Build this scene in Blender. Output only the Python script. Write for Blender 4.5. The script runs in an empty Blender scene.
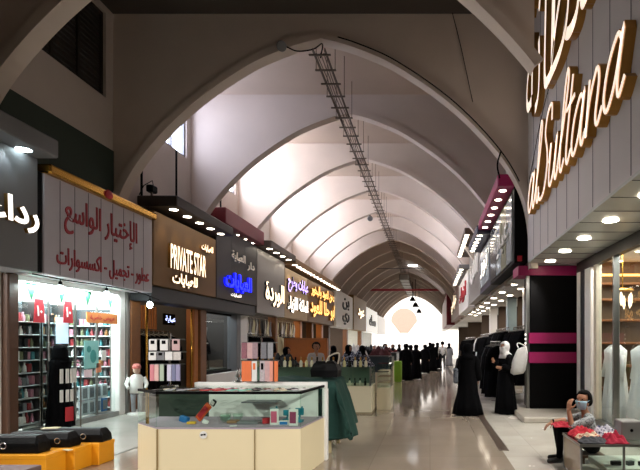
import bpy, math, random
from mathutils import Vector, Matrix
random.seed(7)
S = bpy.context.scene
COL = S.collection
PI = math.pi

# ------------------------------------------------------------------ materials
def lin(h):
    h = h.lstrip('#'); r = []
    for i in (0, 2, 4):
        c = int(h[i:i+2], 16) / 255
        r.append(c / 12.92 if c <= .04045 else ((c + .055) / 1.055) ** 2.4)
    return (*r, 1)
MC = {}
def mat(name, hexc, rough=.6, metal=0., var=.12, scale=6., emit=0., ecol=None, bump=0., spec=.5):
    if name in MC: return MC[name]
    m = bpy.data.materials.new(name); m.use_nodes = True
    nt = m.node_tree; b = nt.nodes['Principled BSDF']
    c = lin(hexc)
    tc = nt.nodes.new('ShaderNodeTexCoord')
    nz = nt.nodes.new('ShaderNodeTexNoise'); nz.inputs['Scale'].default_value = scale; nz.inputs['Detail'].default_value = 4
    nt.links.new(tc.outputs['Object'], nz.inputs['Vector'])
    mx = nt.nodes.new('ShaderNodeMix'); mx.data_type = 'RGBA'
    mx.inputs[6].default_value = tuple(v * (1 - var) for v in c[:3]) + (1,)
    mx.inputs[7].default_value = tuple(min(1, v * (1 + var)) for v in c[:3]) + (1,)
    nt.links.new(nz.outputs['Fac'], mx.inputs[0]); nt.links.new(mx.outputs[2], b.inputs['Base Color'])
    b.inputs['Roughness'].default_value = rough; b.inputs['Metallic'].default_value = metal
    b.inputs['Specular IOR Level'].default_value = spec
    if emit:
        b.inputs['Emission Color'].default_value = lin(ecol or hexc); b.inputs['Emission Strength'].default_value = emit
    if bump:
        bp = nt.nodes.new('ShaderNodeBump'); bp.inputs['Strength'].default_value = bump; bp.inputs['Distance'].default_value = .02
        nt.links.new(nz.outputs['Fac'], bp.inputs['Height']); nt.links.new(bp.outputs['Normal'], b.inputs['Normal'])
    MC[name] = m; return m
def glass(name, tint='#f4fbf8', refl=.10, rough=.02):
    if name in MC: return MC[name]
    m = bpy.data.materials.new(name); m.use_nodes = True; nt = m.node_tree
    for n in list(nt.nodes): nt.nodes.remove(n)
    o = nt.nodes.new('ShaderNodeOutputMaterial'); mix = nt.nodes.new('ShaderNodeMixShader')
    t = nt.nodes.new('ShaderNodeBsdfTransparent'); t.inputs[0].default_value = lin(tint)
    g = nt.nodes.new('ShaderNodeBsdfGlossy'); g.inputs['Roughness'].default_value = rough
    f = nt.nodes.new('ShaderNodeFresnel'); f.inputs[0].default_value = 1.45
    ma = nt.nodes.new('ShaderNodeMath'); ma.operation = 'MULTIPLY'; ma.inputs[1].default_value = refl * 10
    nt.links.new(f.outputs[0], ma.inputs[0])
    ge = nt.nodes.new('ShaderNodeNewGeometry'); fr = nt.nodes.new('ShaderNodeMath'); fr.operation = 'SUBTRACT'; fr.inputs[0].default_value = 1; fr.use_clamp = True
    nt.links.new(ge.outputs['Backfacing'], fr.inputs[1]); m2 = nt.nodes.new('ShaderNodeMath'); m2.operation = 'MULTIPLY'; m2.use_clamp = True
    nt.links.new(ma.outputs[0], m2.inputs[0]); nt.links.new(fr.outputs[0], m2.inputs[1]); nt.links.new(m2.outputs[0], mix.inputs[0])
    nt.links.new(t.outputs[0], mix.inputs[1]); nt.links.new(g.outputs[0], mix.inputs[2]); nt.links.new(mix.outputs[0], o.inputs[0])
    MC[name] = m; return m
def floor_mat(name, c1, c2, tile, rough):
    m = bpy.data.materials.new(name); m.use_nodes = True; nt = m.node_tree; b = nt.nodes['Principled BSDF']
    tc = nt.nodes.new('ShaderNodeTexCoord')
    br = nt.nodes.new('ShaderNodeTexBrick'); br.offset = 0
    br.inputs['Scale'].default_value = 1; br.inputs['Brick Width'].default_value = tile; br.inputs['Row Height'].default_value = tile
    br.inputs['Mortar Size'].default_value = .004; br.inputs['Color1'].default_value = lin(c1); br.inputs['Color2'].default_value = lin(c2)
    br.inputs['Mortar'].default_value = tuple(v * .72 for v in lin(c1)[:3]) + (1,)
    nt.links.new(tc.outputs['Object'], br.inputs['Vector'])
    nz = nt.nodes.new('ShaderNodeTexNoise'); nz.inputs['Scale'].default_value = 1.3; nz.inputs['Detail'].default_value = 8
    nt.links.new(tc.outputs['Object'], nz.inputs['Vector'])
    rp = nt.nodes.new('ShaderNodeMapRange'); rp.inputs[3].default_value = .8; rp.inputs[4].default_value = 1.12
    nt.links.new(nz.outputs['Fac'], rp.inputs[0])
    mx = nt.nodes.new('ShaderNodeMix'); mx.data_type = 'RGBA'; mx.blend_type = 'MULTIPLY'; mx.inputs[0].default_value = 1
    nt.links.new(br.outputs['Color'], mx.inputs[6]); nt.links.new(rp.outputs[0], mx.inputs[7])
    nt.links.new(mx.outputs[2], b.inputs['Base Color'])
    r2 = nt.nodes.new('ShaderNodeMapRange'); r2.inputs[3].default_value = rough * .6; r2.inputs[4].default_value = rough * 1.6
    nt.links.new(nz.outputs['Fac'], r2.inputs[0]); nt.links.new(r2.outputs[0], b.inputs['Roughness'])
    b.inputs['Specular IOR Level'].default_value = .6
    MC[name] = m; return m
def pattern_mat(name, a, bcol, scale=40, rough=.85):
    m = bpy.data.materials.new(name); m.use_nodes = True; nt = m.node_tree; b = nt.nodes['Principled BSDF']
    tc = nt.nodes.new('ShaderNodeTexCoord'); v = nt.nodes.new('ShaderNodeTexVoronoi'); v.inputs['Scale'].default_value = scale
    nt.links.new(tc.outputs['Object'], v.inputs['Vector'])
    cr = nt.nodes.new('ShaderNodeValToRGB'); cr.color_ramp.elements[0].position = .25; cr.color_ramp.elements[1].position = .5
    cr.color_ramp.elements[0].color = lin(a); cr.color_ramp.elements[1].color = lin(bcol)
    nt.links.new(v.outputs['Distance'], cr.inputs[0]); nt.links.new(cr.outputs[0], b.inputs['Base Color'])
    b.inputs['Roughness'].default_value = rough
    MC[name] = m; return m

PLASTER = mat('plaster', '#d2c4b9', .9, var=.08, scale=1.5, bump=.15)
PLASTER_R = mat('plaster_wall', '#c4b8af', .9, var=.1, scale=1.2, bump=.2)
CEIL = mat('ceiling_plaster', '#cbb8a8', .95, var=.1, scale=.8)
CEIL_SHADE = mat('ceiling_shade_colour', '#4a423c', .95, var=.15, scale=.8)  # ceiling of the near bays, with their lack of light put into the colour
GREENW = mat('green_paint', '#2f3a30', .8, var=.1)
GREY = mat('grey_panel', '#77777a', .55, var=.05, scale=2)
GREYD = mat('dark_grey', '#3a3b3e', .5, var=.08)
BOARD = mat('sign_board_mauve', '#bcb4ba', .55, var=.08, scale=3)
BRASS = mat('brass', '#d9a54a', .25, 1., var=.06)
GOLD = mat('gold_return', '#b98a48', .3, .9, var=.1)
BROWN = mat('brown_board', '#7d5c36', .6, var=.06)
WOOD = mat('wood_brown', '#7a4a22', .45, var=.25, scale=12)
WOODD = mat('wood_dark', '#4a2c18', .5, var=.25, scale=12)
WOODO = mat('wood_orange', '#b0682c', .45, var=.2, scale=10)
BLACK = mat('black_panel', '#070607', .5, var=.1, spec=.08)
BLACKC = mat('black_cloth', '#060608', .95, var=.3, scale=20, bump=.3, spec=.1)
BLACKL = mat('black_leather', '#09090a', .45, var=.2, scale=30, bump=.2, spec=.2)
CHAR = mat('charcoal_cloth', '#1c1c20', .9, var=.2)
MAROON = mat('maroon_panel', '#7c1a2a', .45, var=.08)
MAGENTA = mat('magenta_panel', '#a0125a', .45, var=.05)
NAVY = mat('navy_panel', '#15183a', .4, var=.1)
SILVER = mat('silver_panel', '#8d8884', .35, .35, var=.06)
STEEL = mat('steel', '#9a9a98', .3, 1., var=.05)
CHROME = mat('chrome', '#d0d0d0', .12, 1., var=.03)
STEELD = mat('dark_steel', '#6a5e54', .6, .2, var=.1)
WHITE = mat('white_paint', '#e6e3de', .5, var=.03)
WHITEC = mat('white_cloth', '#dcd9d4', .9, var=.06, scale=20, bump=.2)
CREAM = mat('cream_cloth', '#d9d2ae', .9, var=.08, scale=15)
GREYC = mat('grey_cloth', '#8c8c90', .9, var=.15, scale=25, bump=.2)
BEIGE = mat('beige_laminate', '#e8d8b2', .4, var=.03, scale=2)
BEIGE2 = mat('cream_laminate', '#e0d5b8', .45, var=.04, scale=2)
ORANGEBOX = mat('orange_card', '#f0a012', .55, var=.04)
GREENC = mat('green_cloth', '#173b33', .9, var=.25, scale=14, bump=.4)
GLASS = glass('clear_glass', '#f8fcfa', .10)
GLASSD = glass('green_glass', '#f3faf6', .10)
GLASSS = glass('shop_glass', '#f6faf9', .09)
RED = mat('red_print', '#b5202c', .6, var=.06)
REDT = mat('red_letter', '#a02a34', .6, var=.05)
SKIN = mat('skin', '#a9765a', .6, var=.08, scale=14)
HAIR = mat('black_hair', '#0a0807', .8, var=.3, scale=60, bump=.2, spec=.1)
EYE = mat('eye_dark', '#120c0a', .25, var=.05)
LIP = mat('lip', '#8a4a44', .5, var=.05)
MASK = mat('surgical_mask', '#a9cbdc', .8, var=.05, scale=30)
E_WHITE = mat('lit_white_letter', '#fff6ea', .5, emit=2.4, ecol='#fff4e6', var=.01)
E_WARM = mat('lit_warm_letter', '#ffe9cf', .5, emit=2.2, ecol='#ffe2bd', var=.01)
E_SIGN = mat('lit_script_face', '#ffeeda', .5, emit=.95, ecol='#ffe9d4', var=.01)
E_DIM = mat('dim_letter', '#d8d0c4', .5, emit=.35, ecol='#ffe9cf', var=.01)
E_BLUE = mat('lit_blue_letter', '#2030ff', .5, emit=3.2, ecol='#1a22ff', var=.01)
E_GOLD = mat('lit_gold_letter', '#ffd08a', .5, emit=1.7, ecol='#ffbf66', var=.01)
E_PURP = mat('lit_purple_letter', '#d5b8ff', .5, emit=1.6, ecol='#c8b0ff', var=.01)
LAMP = mat('lamp_disc', '#fff4e0', .4, emit=16, ecol='#fff0da', var=.01)
LAMPC = mat('lamp_disc_cool', '#eefcff', .4, emit=16, ecol='#e2fbff', var=.01)
BULB = mat('lit_bulb', '#f6ffff', .4, emit=28, ecol='#eaffff', var=.01)
TUBE = mat('lit_tube', '#ffffff', .4, emit=9, ecol='#f4f8ff', var=.01)
WARMSTRIP = mat('warm_strip', '#ffc060', .4, emit=5, ecol='#ffb24a', var=.01)

# ------------------------------------------------------------------ mesh builder
class MB:
    def __init__(s): s.v = []; s.f = []; s.m = []
    def add(s, vs, fs, mi=0):
        n = len(s.v); s.v += [tuple(v) for v in vs]
        for f in fs: s.f.append(tuple(i + n for i in f)); s.m.append(mi)
        return s
    def box(s, x0, x1, y0, y1, z0, z1, mi=0):
        v = [(x0,y0,z0),(x1,y0,z0),(x1,y1,z0),(x0,y1,z0),(x0,y0,z1),(x1,y0,z1),(x1,y1,z1),(x0,y1,z1)]
        return s.add(v, [(0,3,2,1),(4,5,6,7),(0,1,5,4),(1,2,6,5),(2,3,7,6),(3,0,4,7)], mi)
    def bbox(s, x0, x1, y0, y1, z0, z1, b=.01, mi=0):      # chamfered box
        b = min(b, (x1-x0)*.45, (y1-y0)*.45, (z1-z0)*.45)
        def ring(i, z): return [(x0+b+i,y0+i,z),(x1-b-i,y0+i,z),(x1-i,y0+b+i,z),(x1-i,y1-b-i,z),(x1-b-i,y1-i,z),(x0+b+i,y1-i,z),(x0+i,y1-b-i,z),(x0+i,y0+b+i,z)]
        return s.loft([ring(b*.6, z0), ring(0, z0+b), ring(0, z1-b), ring(b*.6, z1)], mi)
    def prism(s, pts, z0, z1, mi=0):
        n = len(pts)
        v = [(x, y, z0) for x, y in pts] + [(x, y, z1) for x, y in pts]
        return s.add(v, [tuple(reversed(range(n))), tuple(range(n, 2*n))] + [(i, (i+1) % n, n+(i+1) % n, n+i) for i in range(n)], mi)
    def loft(s, rings, mi=0, cap=True, closed=True):
        n = len(rings[0]); v = [p for r in rings for p in r]; f = []
        for a in range(len(rings)-1):
            for i in range(n if closed else n-1):
                j = (i+1) % n
                f.append((a*n+i, a*n+j, (a+1)*n+j, (a+1)*n+i))
        if cap and closed:
            f.append(tuple(reversed(range(n)))); f.append(tuple(range((len(rings)-1)*n, len(rings)*n)))
        return s.add(v, f, mi)
    def lathe(s, prof, c=(0,0,0), n=16, mi=0):
        return s.loft([[(c[0]+r*math.cos(2*PI*i/n), c[1]+r*math.sin(2*PI*i/n), c[2]+z) for i in range(n)] for r, z in prof], mi)
    def tube(s, pts, r, n=8, mi=0):
        pts = [Vector(p) for p in pts]; rs = r if isinstance(r, (list, tuple)) else [r]*len(pts)
        rings = []; up = None
        for i, p in enumerate(pts):
            t = (pts[min(i+1, len(pts)-1)] - pts[max(i-1, 0)]).normalized()
            if up is None: up = Vector((0,0,1)) if abs(t.z) < .9 else Vector((1,0,0))
            a = t.cross(up).normalized(); b = a.cross(t).normalized(); up = b
            rings.append([p + (a*math.cos(2*PI*k/n) + b*math.sin(2*PI*k/n))*rs[i] for k in range(n)])
        return s.loft(rings, mi)
    def ell(s, c, r, n=14, m=8, mi=0):
        rings = []
        for j in range(m+1):
            t = -PI/2 + PI*j/m; q = max(math.cos(t), .02)
            rings.append([(c[0]+r[0]*q*math.cos(2*PI*i/n), c[1]+r[1]*q*math.sin(2*PI*i/n), c[2]+r[2]*math.sin(t)) for i in range(n)])
        return s.loft(rings, mi)
    def mesh(s, name, mats, smooth=False):
        me = bpy.data.meshes.new(name); me.from_pydata(s.v, [], s.f)
        for m in (mats if isinstance(mats, (list, tuple)) else [mats]): me.materials.append(m)
        for p, mi in zip(me.polygons, s.m): p.material_index = mi
        if smooth:
            for p in me.polygons: p.use_smooth = True
        me.update(); return me
def link(name, data, parent=None, loc=(0,0,0), rz=0):
    o = bpy.data.objects.new(name, data); COL.objects.link(o); o.location = loc; o.rotation_euler = (0,0,rz)
    if parent: o.parent = parent
    return o
def obj(name, mb, mats, parent=None, loc=(0,0,0), rz=0, smooth=False):
    return link(name, mb.mesh(name, mats, smooth), parent, loc, rz)
def tag(o, label, cat, group=None, kind=None):
    o['label'] = label; o['category'] = cat
    if group: o['group'] = group
    if kind: o['kind'] = kind
    return o
def thing(name, label, cat, loc=(0,0,0), rz=0, group=None):
    return tag(link(name, None, None, loc, rz), label, cat, group)
def struct(name, mb, mats, parent=None, smooth=False, label=None):
    o = obj(name, mb, mats, parent, smooth=smooth)
    if not parent:
        o['kind'] = 'structure'
        if label: o['label'] = label
    return o
def dup(root, loc, rz=None, label=None, group=None):
    r = root.copy(); COL.objects.link(r); r.location = loc
    if rz is not None: r.rotation_euler = (0,0,rz)
    if label: r['label'] = label
    if group: r['group'] = group
    for ch in list(root.children):
        c = ch.copy(); COL.objects.link(c); c.parent = r
        for g in list(ch.children):
            d = g.copy(); COL.objects.link(d); d.parent = c
    return r
def B(x0, x1, y0, y1, z0, z1): return MB().box(x0, x1, y0, y1, z0, z1)

# ------------------------------------------------------------------ lettering
AR = {'ا':('\ufe8d','\ufe8e',None,None),'ب':'\ufe8f\ufe90\ufe91\ufe92','ة':('\ufe93','\ufe94',None,None),'ت':'\ufe95\ufe96\ufe97\ufe98','خ':'\ufea5\ufea6\ufea7\ufea8','ج':'\ufe9d\ufe9e\ufe9f\ufea0','ح':'\ufea1\ufea2\ufea3\ufea4','د':('\ufea9','\ufeaa',None,None),'ر':('\ufead','\ufeae',None,None),'ز':('\ufeaf','\ufeb0',None,None),'س':'\ufeb1\ufeb2\ufeb3\ufeb4','ط':'\ufec1\ufec2\ufec3\ufec4','ع':'\ufec9\ufeca\ufecb\ufecc','ك':'\ufed9\ufeda\ufedb\ufedc','ل':'\ufedd\ufede\ufedf\ufee0','م':'\ufee1\ufee2\ufee3\ufee4','ن':'\ufee5\ufee6\ufee7\ufee8','ه':'\ufee9\ufeea\ufeeb\ufeec','و':('\ufeed','\ufeee',None,None),'ي':'\ufef1\ufef2\ufef3\ufef4','إ':('\ufe87','\ufe88',None,None),'ء':('\ufe80',None,None,None)}
def arab(s):
    out = []; n = len(s)
    for i, c in enumerate(s):
        if c not in AR: out.append(c); continue
        p = s[i-1] if i else ' '; q = s[i+1] if i < n-1 else ' '
        jp = p in AR and AR[p][2] is not None and AR[c][1] is not None
        jn = q in AR and AR[q][1] is not None and AR[c][2] is not None
        out.append(AR[c][(1 if jp else 0) if not jn else (3 if jp else 2)])
    return ''.join(reversed(out))
FACING = {'+x': Matrix(((0,0,1),(1,0,0),(0,1,0))), '-x': Matrix(((0,0,-1),(-1,0,0),(0,1,0))), '-y': Matrix(((1,0,0),(0,0,-1),(0,1,0)))}
def lettering(name, body, w, h, depth, facing, centre, front, side, parent, weight=.012, shear=0.):
    """letters stretched to w by h metres, standing depth metres off their board, centred on a point of the board"""
    cu = bpy.data.curves.new('lettering', 'FONT'); cu.body = body; cu.size = 1; cu.extrude = .5; cu.offset = weight; cu.shear = shear; cu.resolution_u = 3
    t = bpy.data.objects.new('lettering', cu); COL.objects.link(t)
    dg = bpy.context.evaluated_depsgraph_get()
    me = bpy.data.meshes.new_from_object(t.evaluated_get(dg))
    bpy.data.objects.remove(t); bpy.data.curves.remove(cu)
    xs = [v.co.x for v in me.vertices]; ys = [v.co.y for v in me.vertices]
    x0, x1, y0, y1 = min(xs), max(xs), min(ys), max(ys)
    nz = [p.normal.z > .7 for p in me.polygons]
    R = FACING[facing]
    for v in me.vertices:
        q = Vector(((v.co.x-(x0+x1)/2)*w/(x1-x0), (v.co.y-(y0+y1)/2)*h/(y1-y0), (v.co.z+.5)*depth))
        v.co = R @ q + Vector(centre)
    me.materials.clear(); me.materials.append(front); me.materials.append(side)
    for p, z in zip(me.polygons, nz): p.material_index = 0 if z else 1
    me.update(); return link(name, me, parent)
def catmull(pts, k=6):
    P = [Vector(p) for p in pts]; P = [2*P[0]-P[1]] + P + [2*P[-1]-P[-2]]; out = []
    for i in range(1, len(P)-2):
        for j in range(k):
            t = j/k; a, b, c, d = P[i-1], P[i], P[i+1], P[i+2]
            out.append(.5*((2*b)+(c-a)*t+(2*a-5*b+4*c-d)*t*t+(3*b-a-3*c+d)*t**3))
    return out + [P[-2]]
SCRIPT = {
 'a': ([[(.78,.82),(.52,1.0),(.18,.72),(.1,.25),(.33,0),(.62,.3),(.8,1.0),(.74,.3),(.88,0),(1.08,.2)]], 1.06),
 'l': ([[(0,.2),(.34,1.0),(.52,1.75),(.38,2.0),(.24,1.6),(.2,.35),(.38,0),(.6,.2)]], .56),
 'S': ([[(1.12,1.55),(.98,1.95),(.58,1.9),(.42,1.5),(.78,.98),(.88,.5),(.62,.05),(.12,0),(-.12,.38)]], 1.1),
 'u': ([[(-.02,.6),(.12,1.0),(.07,.3),(.27,0),(.57,.3),(.72,1.0),(.67,.25),(.82,0),(1.0,.2)]], .95),
 't': ([[(.32,1.7),(.2,.4),(.35,0),(.6,.2)], [(-.02,1.15),(.6,1.22)]], .55),
 'n': ([[(.05,1.0),(.1,0.02),(.15,.6),(.45,1.0),(.66,.75),(.62,.2),(.78,0),(.98,.2)]], .95)}
def script_letter(ch, ox, oz, sx, sz, depth, half, parent, shear=.32):
    """one handwritten channel letter on the wall facing -x: gold returns, lit face"""
    m = MB(); strokes, adv = SCRIPT[ch]
    for st in strokes:
        P = catmull([Vector(((x+shear*z)*sx, z*sz, 0)) for x, z in st], 5)
        rings = []
        for i, p in enumerate(P):
            t = (P[min(i+1, len(P)-1)]-P[max(i-1, 0)]).normalized(); n = Vector((-t.y, t.x, 0))*half
            rings.append((p-n, p+n))
        def w(q, d): return (FX-d, -(ox+q.x), oz+q.y)
        R = [[w(a, 0), w(b, 0), w(b, depth), w(a, depth)] for a, b in rings]
        m.loft(R, 1)
        F = [[w(a*.8+b*.2, depth+.004), w(a*.2+b*.8, depth+.004), w(a*.2+b*.8, depth+.012), w(a*.8+b*.2, depth+.012)] for a, b in rings]
        m.loft(F, 0)
    return m, adv*sx

# ------------------------------------------------------------------ camera (level, lens shifted up and left)
cam = bpy.data.cameras.new('camera'); co = link('camera', cam)
co.location = (0,0,1.65); co.rotation_euler = (PI/2,0,0)
cam.sensor_width = 36; cam.lens = 28.125; cam.shift_x = -110/640; cam.shift_y = 107/640; cam.clip_end = 400
S.camera = co

# ------------------------------------------------------------------ hall shell
XL, XR = -7.1, 2.25          # hall wall planes
CX = (XL+XR)/2; HW = (XR-XL)/2
Y0, DY = 11.2, 3.65
HALL_END = Y0 + DY*17
ARC = [(0,8.42),(.5,8.3),(1,8.12),(1.5,7.9),(2,7.6),(2.5,7.26),(3,6.86),(3.5,6.38),(4,5.8),(4.35,5.25),(4.55,4.75),(4.66,4.1),(4.675,3.3)]
ARC = [(a*HW/4.675, b) for a, b in ARC]
AR_S = catmull([Vector((a, b, 0)) for a, b in ARC], 4)
half = [(p.x, p.y) for p in AR_S]
arch_pts = [(CX-a, b) for a, b in reversed(half)] + [(CX+a, b) for a, b in half[1:]]
FLOOR = floor_mat('polished_stone', '#a39586', '#9b8d7e', .8, .085)
struct('floor', B(-4.6, 1.1, -2.7, HALL_END+.3, -.2, 0), FLOOR, label='polished beige stone floor of the arcade')
struct('floor', B(1.1, 6.9, -2.7, HALL_END+.3, -.2, 0), floor_mat('pale_stone', '#cbc5bb', '#c2bbb0', .8, .22), label='pale stone floor along the abaya shops')
struct('floor', B(-10.8, -4.6, -2.7, HALL_END+.3, -.2, 0), floor_mat('grey_stone', '#b3aea6', '#a9a49c', .8, .2), label='grey stone floor before the perfume shops')
struct('ground', B(-40, 40, HALL_END+.3, 130, -.2, -.01), mat('plaza_paving', '#cfc8bd', .8), label='pale paving outside the arcade end')
struct('trim_1', B(1.06, 1.2, 7.6, HALL_END, -.05, .004), mat('dark_inlay', '#4c4038', .3), label='dark stone inlay strip along the shop side of the aisle')
struct('trim_2', B(-4.62, -4.58, 6.5, HALL_END, -.05, .003), mat('grey_inlay', '#5d564e', .3), label='thin dark joint in the floor before the perfume shops')
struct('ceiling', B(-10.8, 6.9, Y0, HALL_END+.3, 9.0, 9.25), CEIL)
struct('ceiling', B(-10.8, 6.9, -2.7, Y0, 9.0, 9.25), CEIL_SHADE, label='ceiling over the first bays, shade painted into its colour')
struct('wall_back', B(-10.8, 6.9, -2.7, -2.5, 0, 9.0), PLASTER_R)
struct('wall_left', B(-10.8, -10.6, -2.5, HALL_END+.3, 0, 9.0), mat('shop_back_wall', '#b8b2aa', .8))
struct('wall_right', B(6.7, 6.9, -2.5, HALL_END+.3, 0, 9.0), MC['shop_back_wall'])
LEFTW = [('#c9bcb2', 1)]
def arch(y, t=.26, xmax=9):
    arch_pts = [p for p in ARCH_PTS if p[0] <= xmax]
    m = MB(); n = len(arch_pts); vs = []
    for yy in (y, y+t):
        vs += [(x, yy, z) for x, z in arch_pts] + [(x, yy, 9.0) for x, z in arch_pts]
    fs = []
    for i in range(n-1):
        fs.append((i, i+1, n+i+1, n+i)); fs.append((2*n+i+1, 2*n+i, 3*n+i, 3*n+i+1))
        fs.append((i+1, i, 2*n+i, 2*n+i+1))
    m.add(vs, fs)
    # raised band along the edge of the arch
    e = []
    for i in range(n):
        p = Vector((arch_pts[i][0], arch_pts[i][1])); t_ = Vector(arch_pts[min(i+1,n-1)])-Vector(arch_pts[max(i-1,0)]); t_.normalize()
        nn = Vector((-t_.y, t_.x))*.16
        e.append([(p.x, y-.05, p.y), (p.x+nn.x, y-.05, p.y+nn.y), (p.x+nn.x, y+.02, p.y+nn.y), (p.x, y+.02, p.y)])
    m.loft(e)
    m.add([(x, yy, z) for yy in (y, y+t) for x, z in (arch_pts[-1], (arch_pts[-1][0], 9.0))], [(0,1,3,2)])
    return m
ARCH_PTS = arch_pts
for k in range(-2, 18):
    struct('wall_arch', arch(Y0+DY*k, xmax=1.6 if k < 0 else 9), PLASTER)
for side, xw, xo in (('left', XL, -.25), ('right', XR, .25)):
    a, b = sorted((xw, xw+xo))
    struct('wall_'+side, B(a, b, -2.5, HALL_END+.26, 3.3 if side == 'left' else 3.47, 7.0), PLASTER_R)
    struct('wall_'+side, B(a, b, -2.5, HALL_END+.26, 8.86, 9.0), PLASTER_R)
    for k in range(-4, 17):
        y = Y0+DY*k
        struct('wall_'+side, B(a, b, y-.25, y+.45, 7.0, 8.86), PLASTER_R)
# clerestory windows of each bay
PANE = {}
def pane_mat(s, c='#eef2ff'):
    if s not in PANE:
        c = '#dde5ff' if s == 8 else c
        PANE[s] = mat('daylit_pane_%d' % round(s*10), c, .5, emit=s, ecol=c, var=.02)
    return PANE[s]
LOUV = mat('dark_louvre', '#2a211b', .7)
def clerestory(n, side, k, strength):
    xw, sg = (XL, -1) if side == 'left' else (XR, 1)
    y0, y1 = Y0+DY*k+.45, Y0+DY*(k+1)-.25
    e = thing('window_%d' % n, '', 'window'); del e['label']; del e['category']; e['kind'] = 'structure'
    xa, xb = sorted((xw+sg*.06, xw+sg*.14)); f = MB()
    for z in (7.0, 8.78): f.box(xa, xb, y0, y1, z, z+.08)
    for i in range(5):
        yy = y0+(y1-y0-.06)*i/4; f.box(xa, xb, yy, yy+.06, 7.0, 8.86)
    if strength > 0:
        obj('window_frame', f, mat('window_frame_grey', '#8d8f96', .5), e)
        xa, xb = sorted((xw+sg*.15, xw+sg*.17)); obj('window_pane', B(xa, xb, y0, y1, 7.0, 8.86), pane_mat(strength), e)
    else:
        obj('window_frame', f, LOUV, e); l = MB()
        for i in range(16):
            z = 7.05+i*.112; xa, xb = sorted((xw+sg*.1, xw+sg*.2)); l.box(xa, xb, y0, y1, z, z+.085)
        obj('louvre', l, LOUV, e)
wn = 0
LIT = {0: 8, 1: 20, 2: 23, 3: 23, 4: 20, 5: 13}
LITR = {2: 4, 3: 9, 4: 9, 9: 3}
for k in range(-3, 17):
    wn += 1; clerestory(wn, 'left', k, LIT.get(k, 0))
    wn += 1; clerestory(wn, 'right', k, LITR.get(k, 0))
struct('wall_left', B(XL, XL+.02, 4.2, Y0, 3.4, 5.92), GREENW, label='dark green painted band of wall over the first shop signs')
# shop level: partitions, low ceilings
LB = [-2.5, 2, 5.2, 8.28, 11.74, 15.2, 18.8, 22.4, 26.6, 34, 41.5, 50, 61, HALL_END+.2]
RB = [-2.5, 2.9, 11.42, 16, 19.5, 25, 33, 45, 60, HALL_END+.2]
SHOPW = mat('shop_wall_white', '#d8d5cf', .7)
SHOPB = mat('shop_wall_brown', '#4c3a2a', .7)
SHOPK = mat('shop_wall_dark', '#38322e', .7)
for y in LB[1:-1]: struct('wall_left', B(-10.6, XL, y-.06, y+.06, 0, 3.3), SHOPK if 15 < y < 16 or 18 < y < 23 else SHOPB if 23 < y < 42 else SHOPW)
for y in RB[1:-1]: struct('wall_right', B(3.42, 6.7, y-.06, y+.06, 0, 3.5), SHOPB)
struct('ceiling', B(-10.6, XL-.25, -2.5, HALL_END, 3.3, 3.4), SHOPW)
struct('ceiling', B(XR+.25, 6.7, 11.42, HALL_END, 3.42, 3.5), SHOPW)
struct('ceiling', B(3.42, 6.7, -2.5, 11.42, 3.45, 3.5), SHOPW)
# red tie beam and thin rods far down the hall
struct('beam', B(XL, XR, 49.9, 50.15, 6.75, 6.95), mat('red_steel', '#b83a45', .5), label='dark red steel tie beam across the far hall')
def area(name, loc, rot, sx, sy, power, col=(1,1,1)):
    l = bpy.data.lights.new(name, 'AREA'); l.shape = 'RECTANGLE'; l.size = sx; l.size_y = sy; l.energy = power; l.color = col
    o = link(name, l); o.location = loc; o.rotation_euler = rot; return o
def spot(name, loc, aim, power, ang=70, col=(1,.9,.75), blend=.6, r=.04):
    l = bpy.data.lights.new(name, 'SPOT'); l.energy = power; l.spot_size = math.radians(ang); l.spot_blend = blend; l.color = col; l.shadow_soft_size = r
    o = link(name, l); o.location = loc; o.rotation_euler = (Vector(aim)-Vector(loc)).to_track_quat('-Z', 'Y').to_euler(); return o

# ------------------------------------------------------------------ helpers for things built in hall coordinates
def wobj(name, mb, mats, parent, smooth=False):
    o = obj(name, mb, mats, parent, smooth=smooth); o.location = -Vector(parent.location); return o
def wletter(name, body, w, h, depth, facing, centre, front, side, parent, **k):
    o = lettering(name, body, w, h, depth, facing, centre, front, side, parent, **k); o.location = -Vector(parent.location); return o
DISC = MB().lathe([(0.001,-.004),(.08,-.004),(.085,0),(.085,.002),(.001,.002)], n=14)
DISC_W = DISC.mesh('downlight', LAMP); DISC_C = DISC.mesh('downlight', LAMPC)
def lamps(parent, pts, cool=False, size=1.):
    for p in pts:
        o = link('downlight', DISC_C if cool else DISC_W, parent, Vector(p)-Vector(parent.location)); o.scale = (size, size, 1)
def canopy(label, y0, y1, x0, x1, z0, z1, m, n, cool=False, lx=None, name='sign_canopy', size=1., group=None):
    t = thing(name, label, 'canopy', ((x0+x1)/2, (y0+y1)/2, z0), group=group)
    wobj('canopy_box', MB().bbox(x0, x1, y0, y1, z0, z1, .02), m, t)
    lx = (x0+x1)/2 if lx is None else lx
    lamps(t, [(lx, y0+(y1-y0)*(i+.5)/n, z0-.002) for i in range(n)], cool, size)
    return t
def seams(m, axis_x, y0, y1, z0, z1, step, d=.012, mi=1):
    n = max(1, round((y1-y0)/step))
    for i in range(1, n):
        y = y0+(y1-y0)*i/n; a, b = sorted((axis_x, axis_x+d)); m.box(a, b, y-.008, y+.008, z0, z1, mi)
def sign(label, y0, y1, x, z0, z1, m, side='left', step=None, group=None, depth=None):
    xw = XL if side == 'left' else XR
    a, b = sorted((xw, x)); t = thing('shop_sign', label, 'sign', ((a+b)/2, (y0+y1)/2, z0), group=group)
    mb = MB().bbox(a, b, y0, y1, z0, z1, .012)
    if step: seams(mb, x-.006 if side == 'left' else x+.006, y0, y1, z0+.02, z1-.02, step, .008 if side == 'left' else -.008)
    wobj('board', mb, [m, GREYD], t); return t

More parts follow.
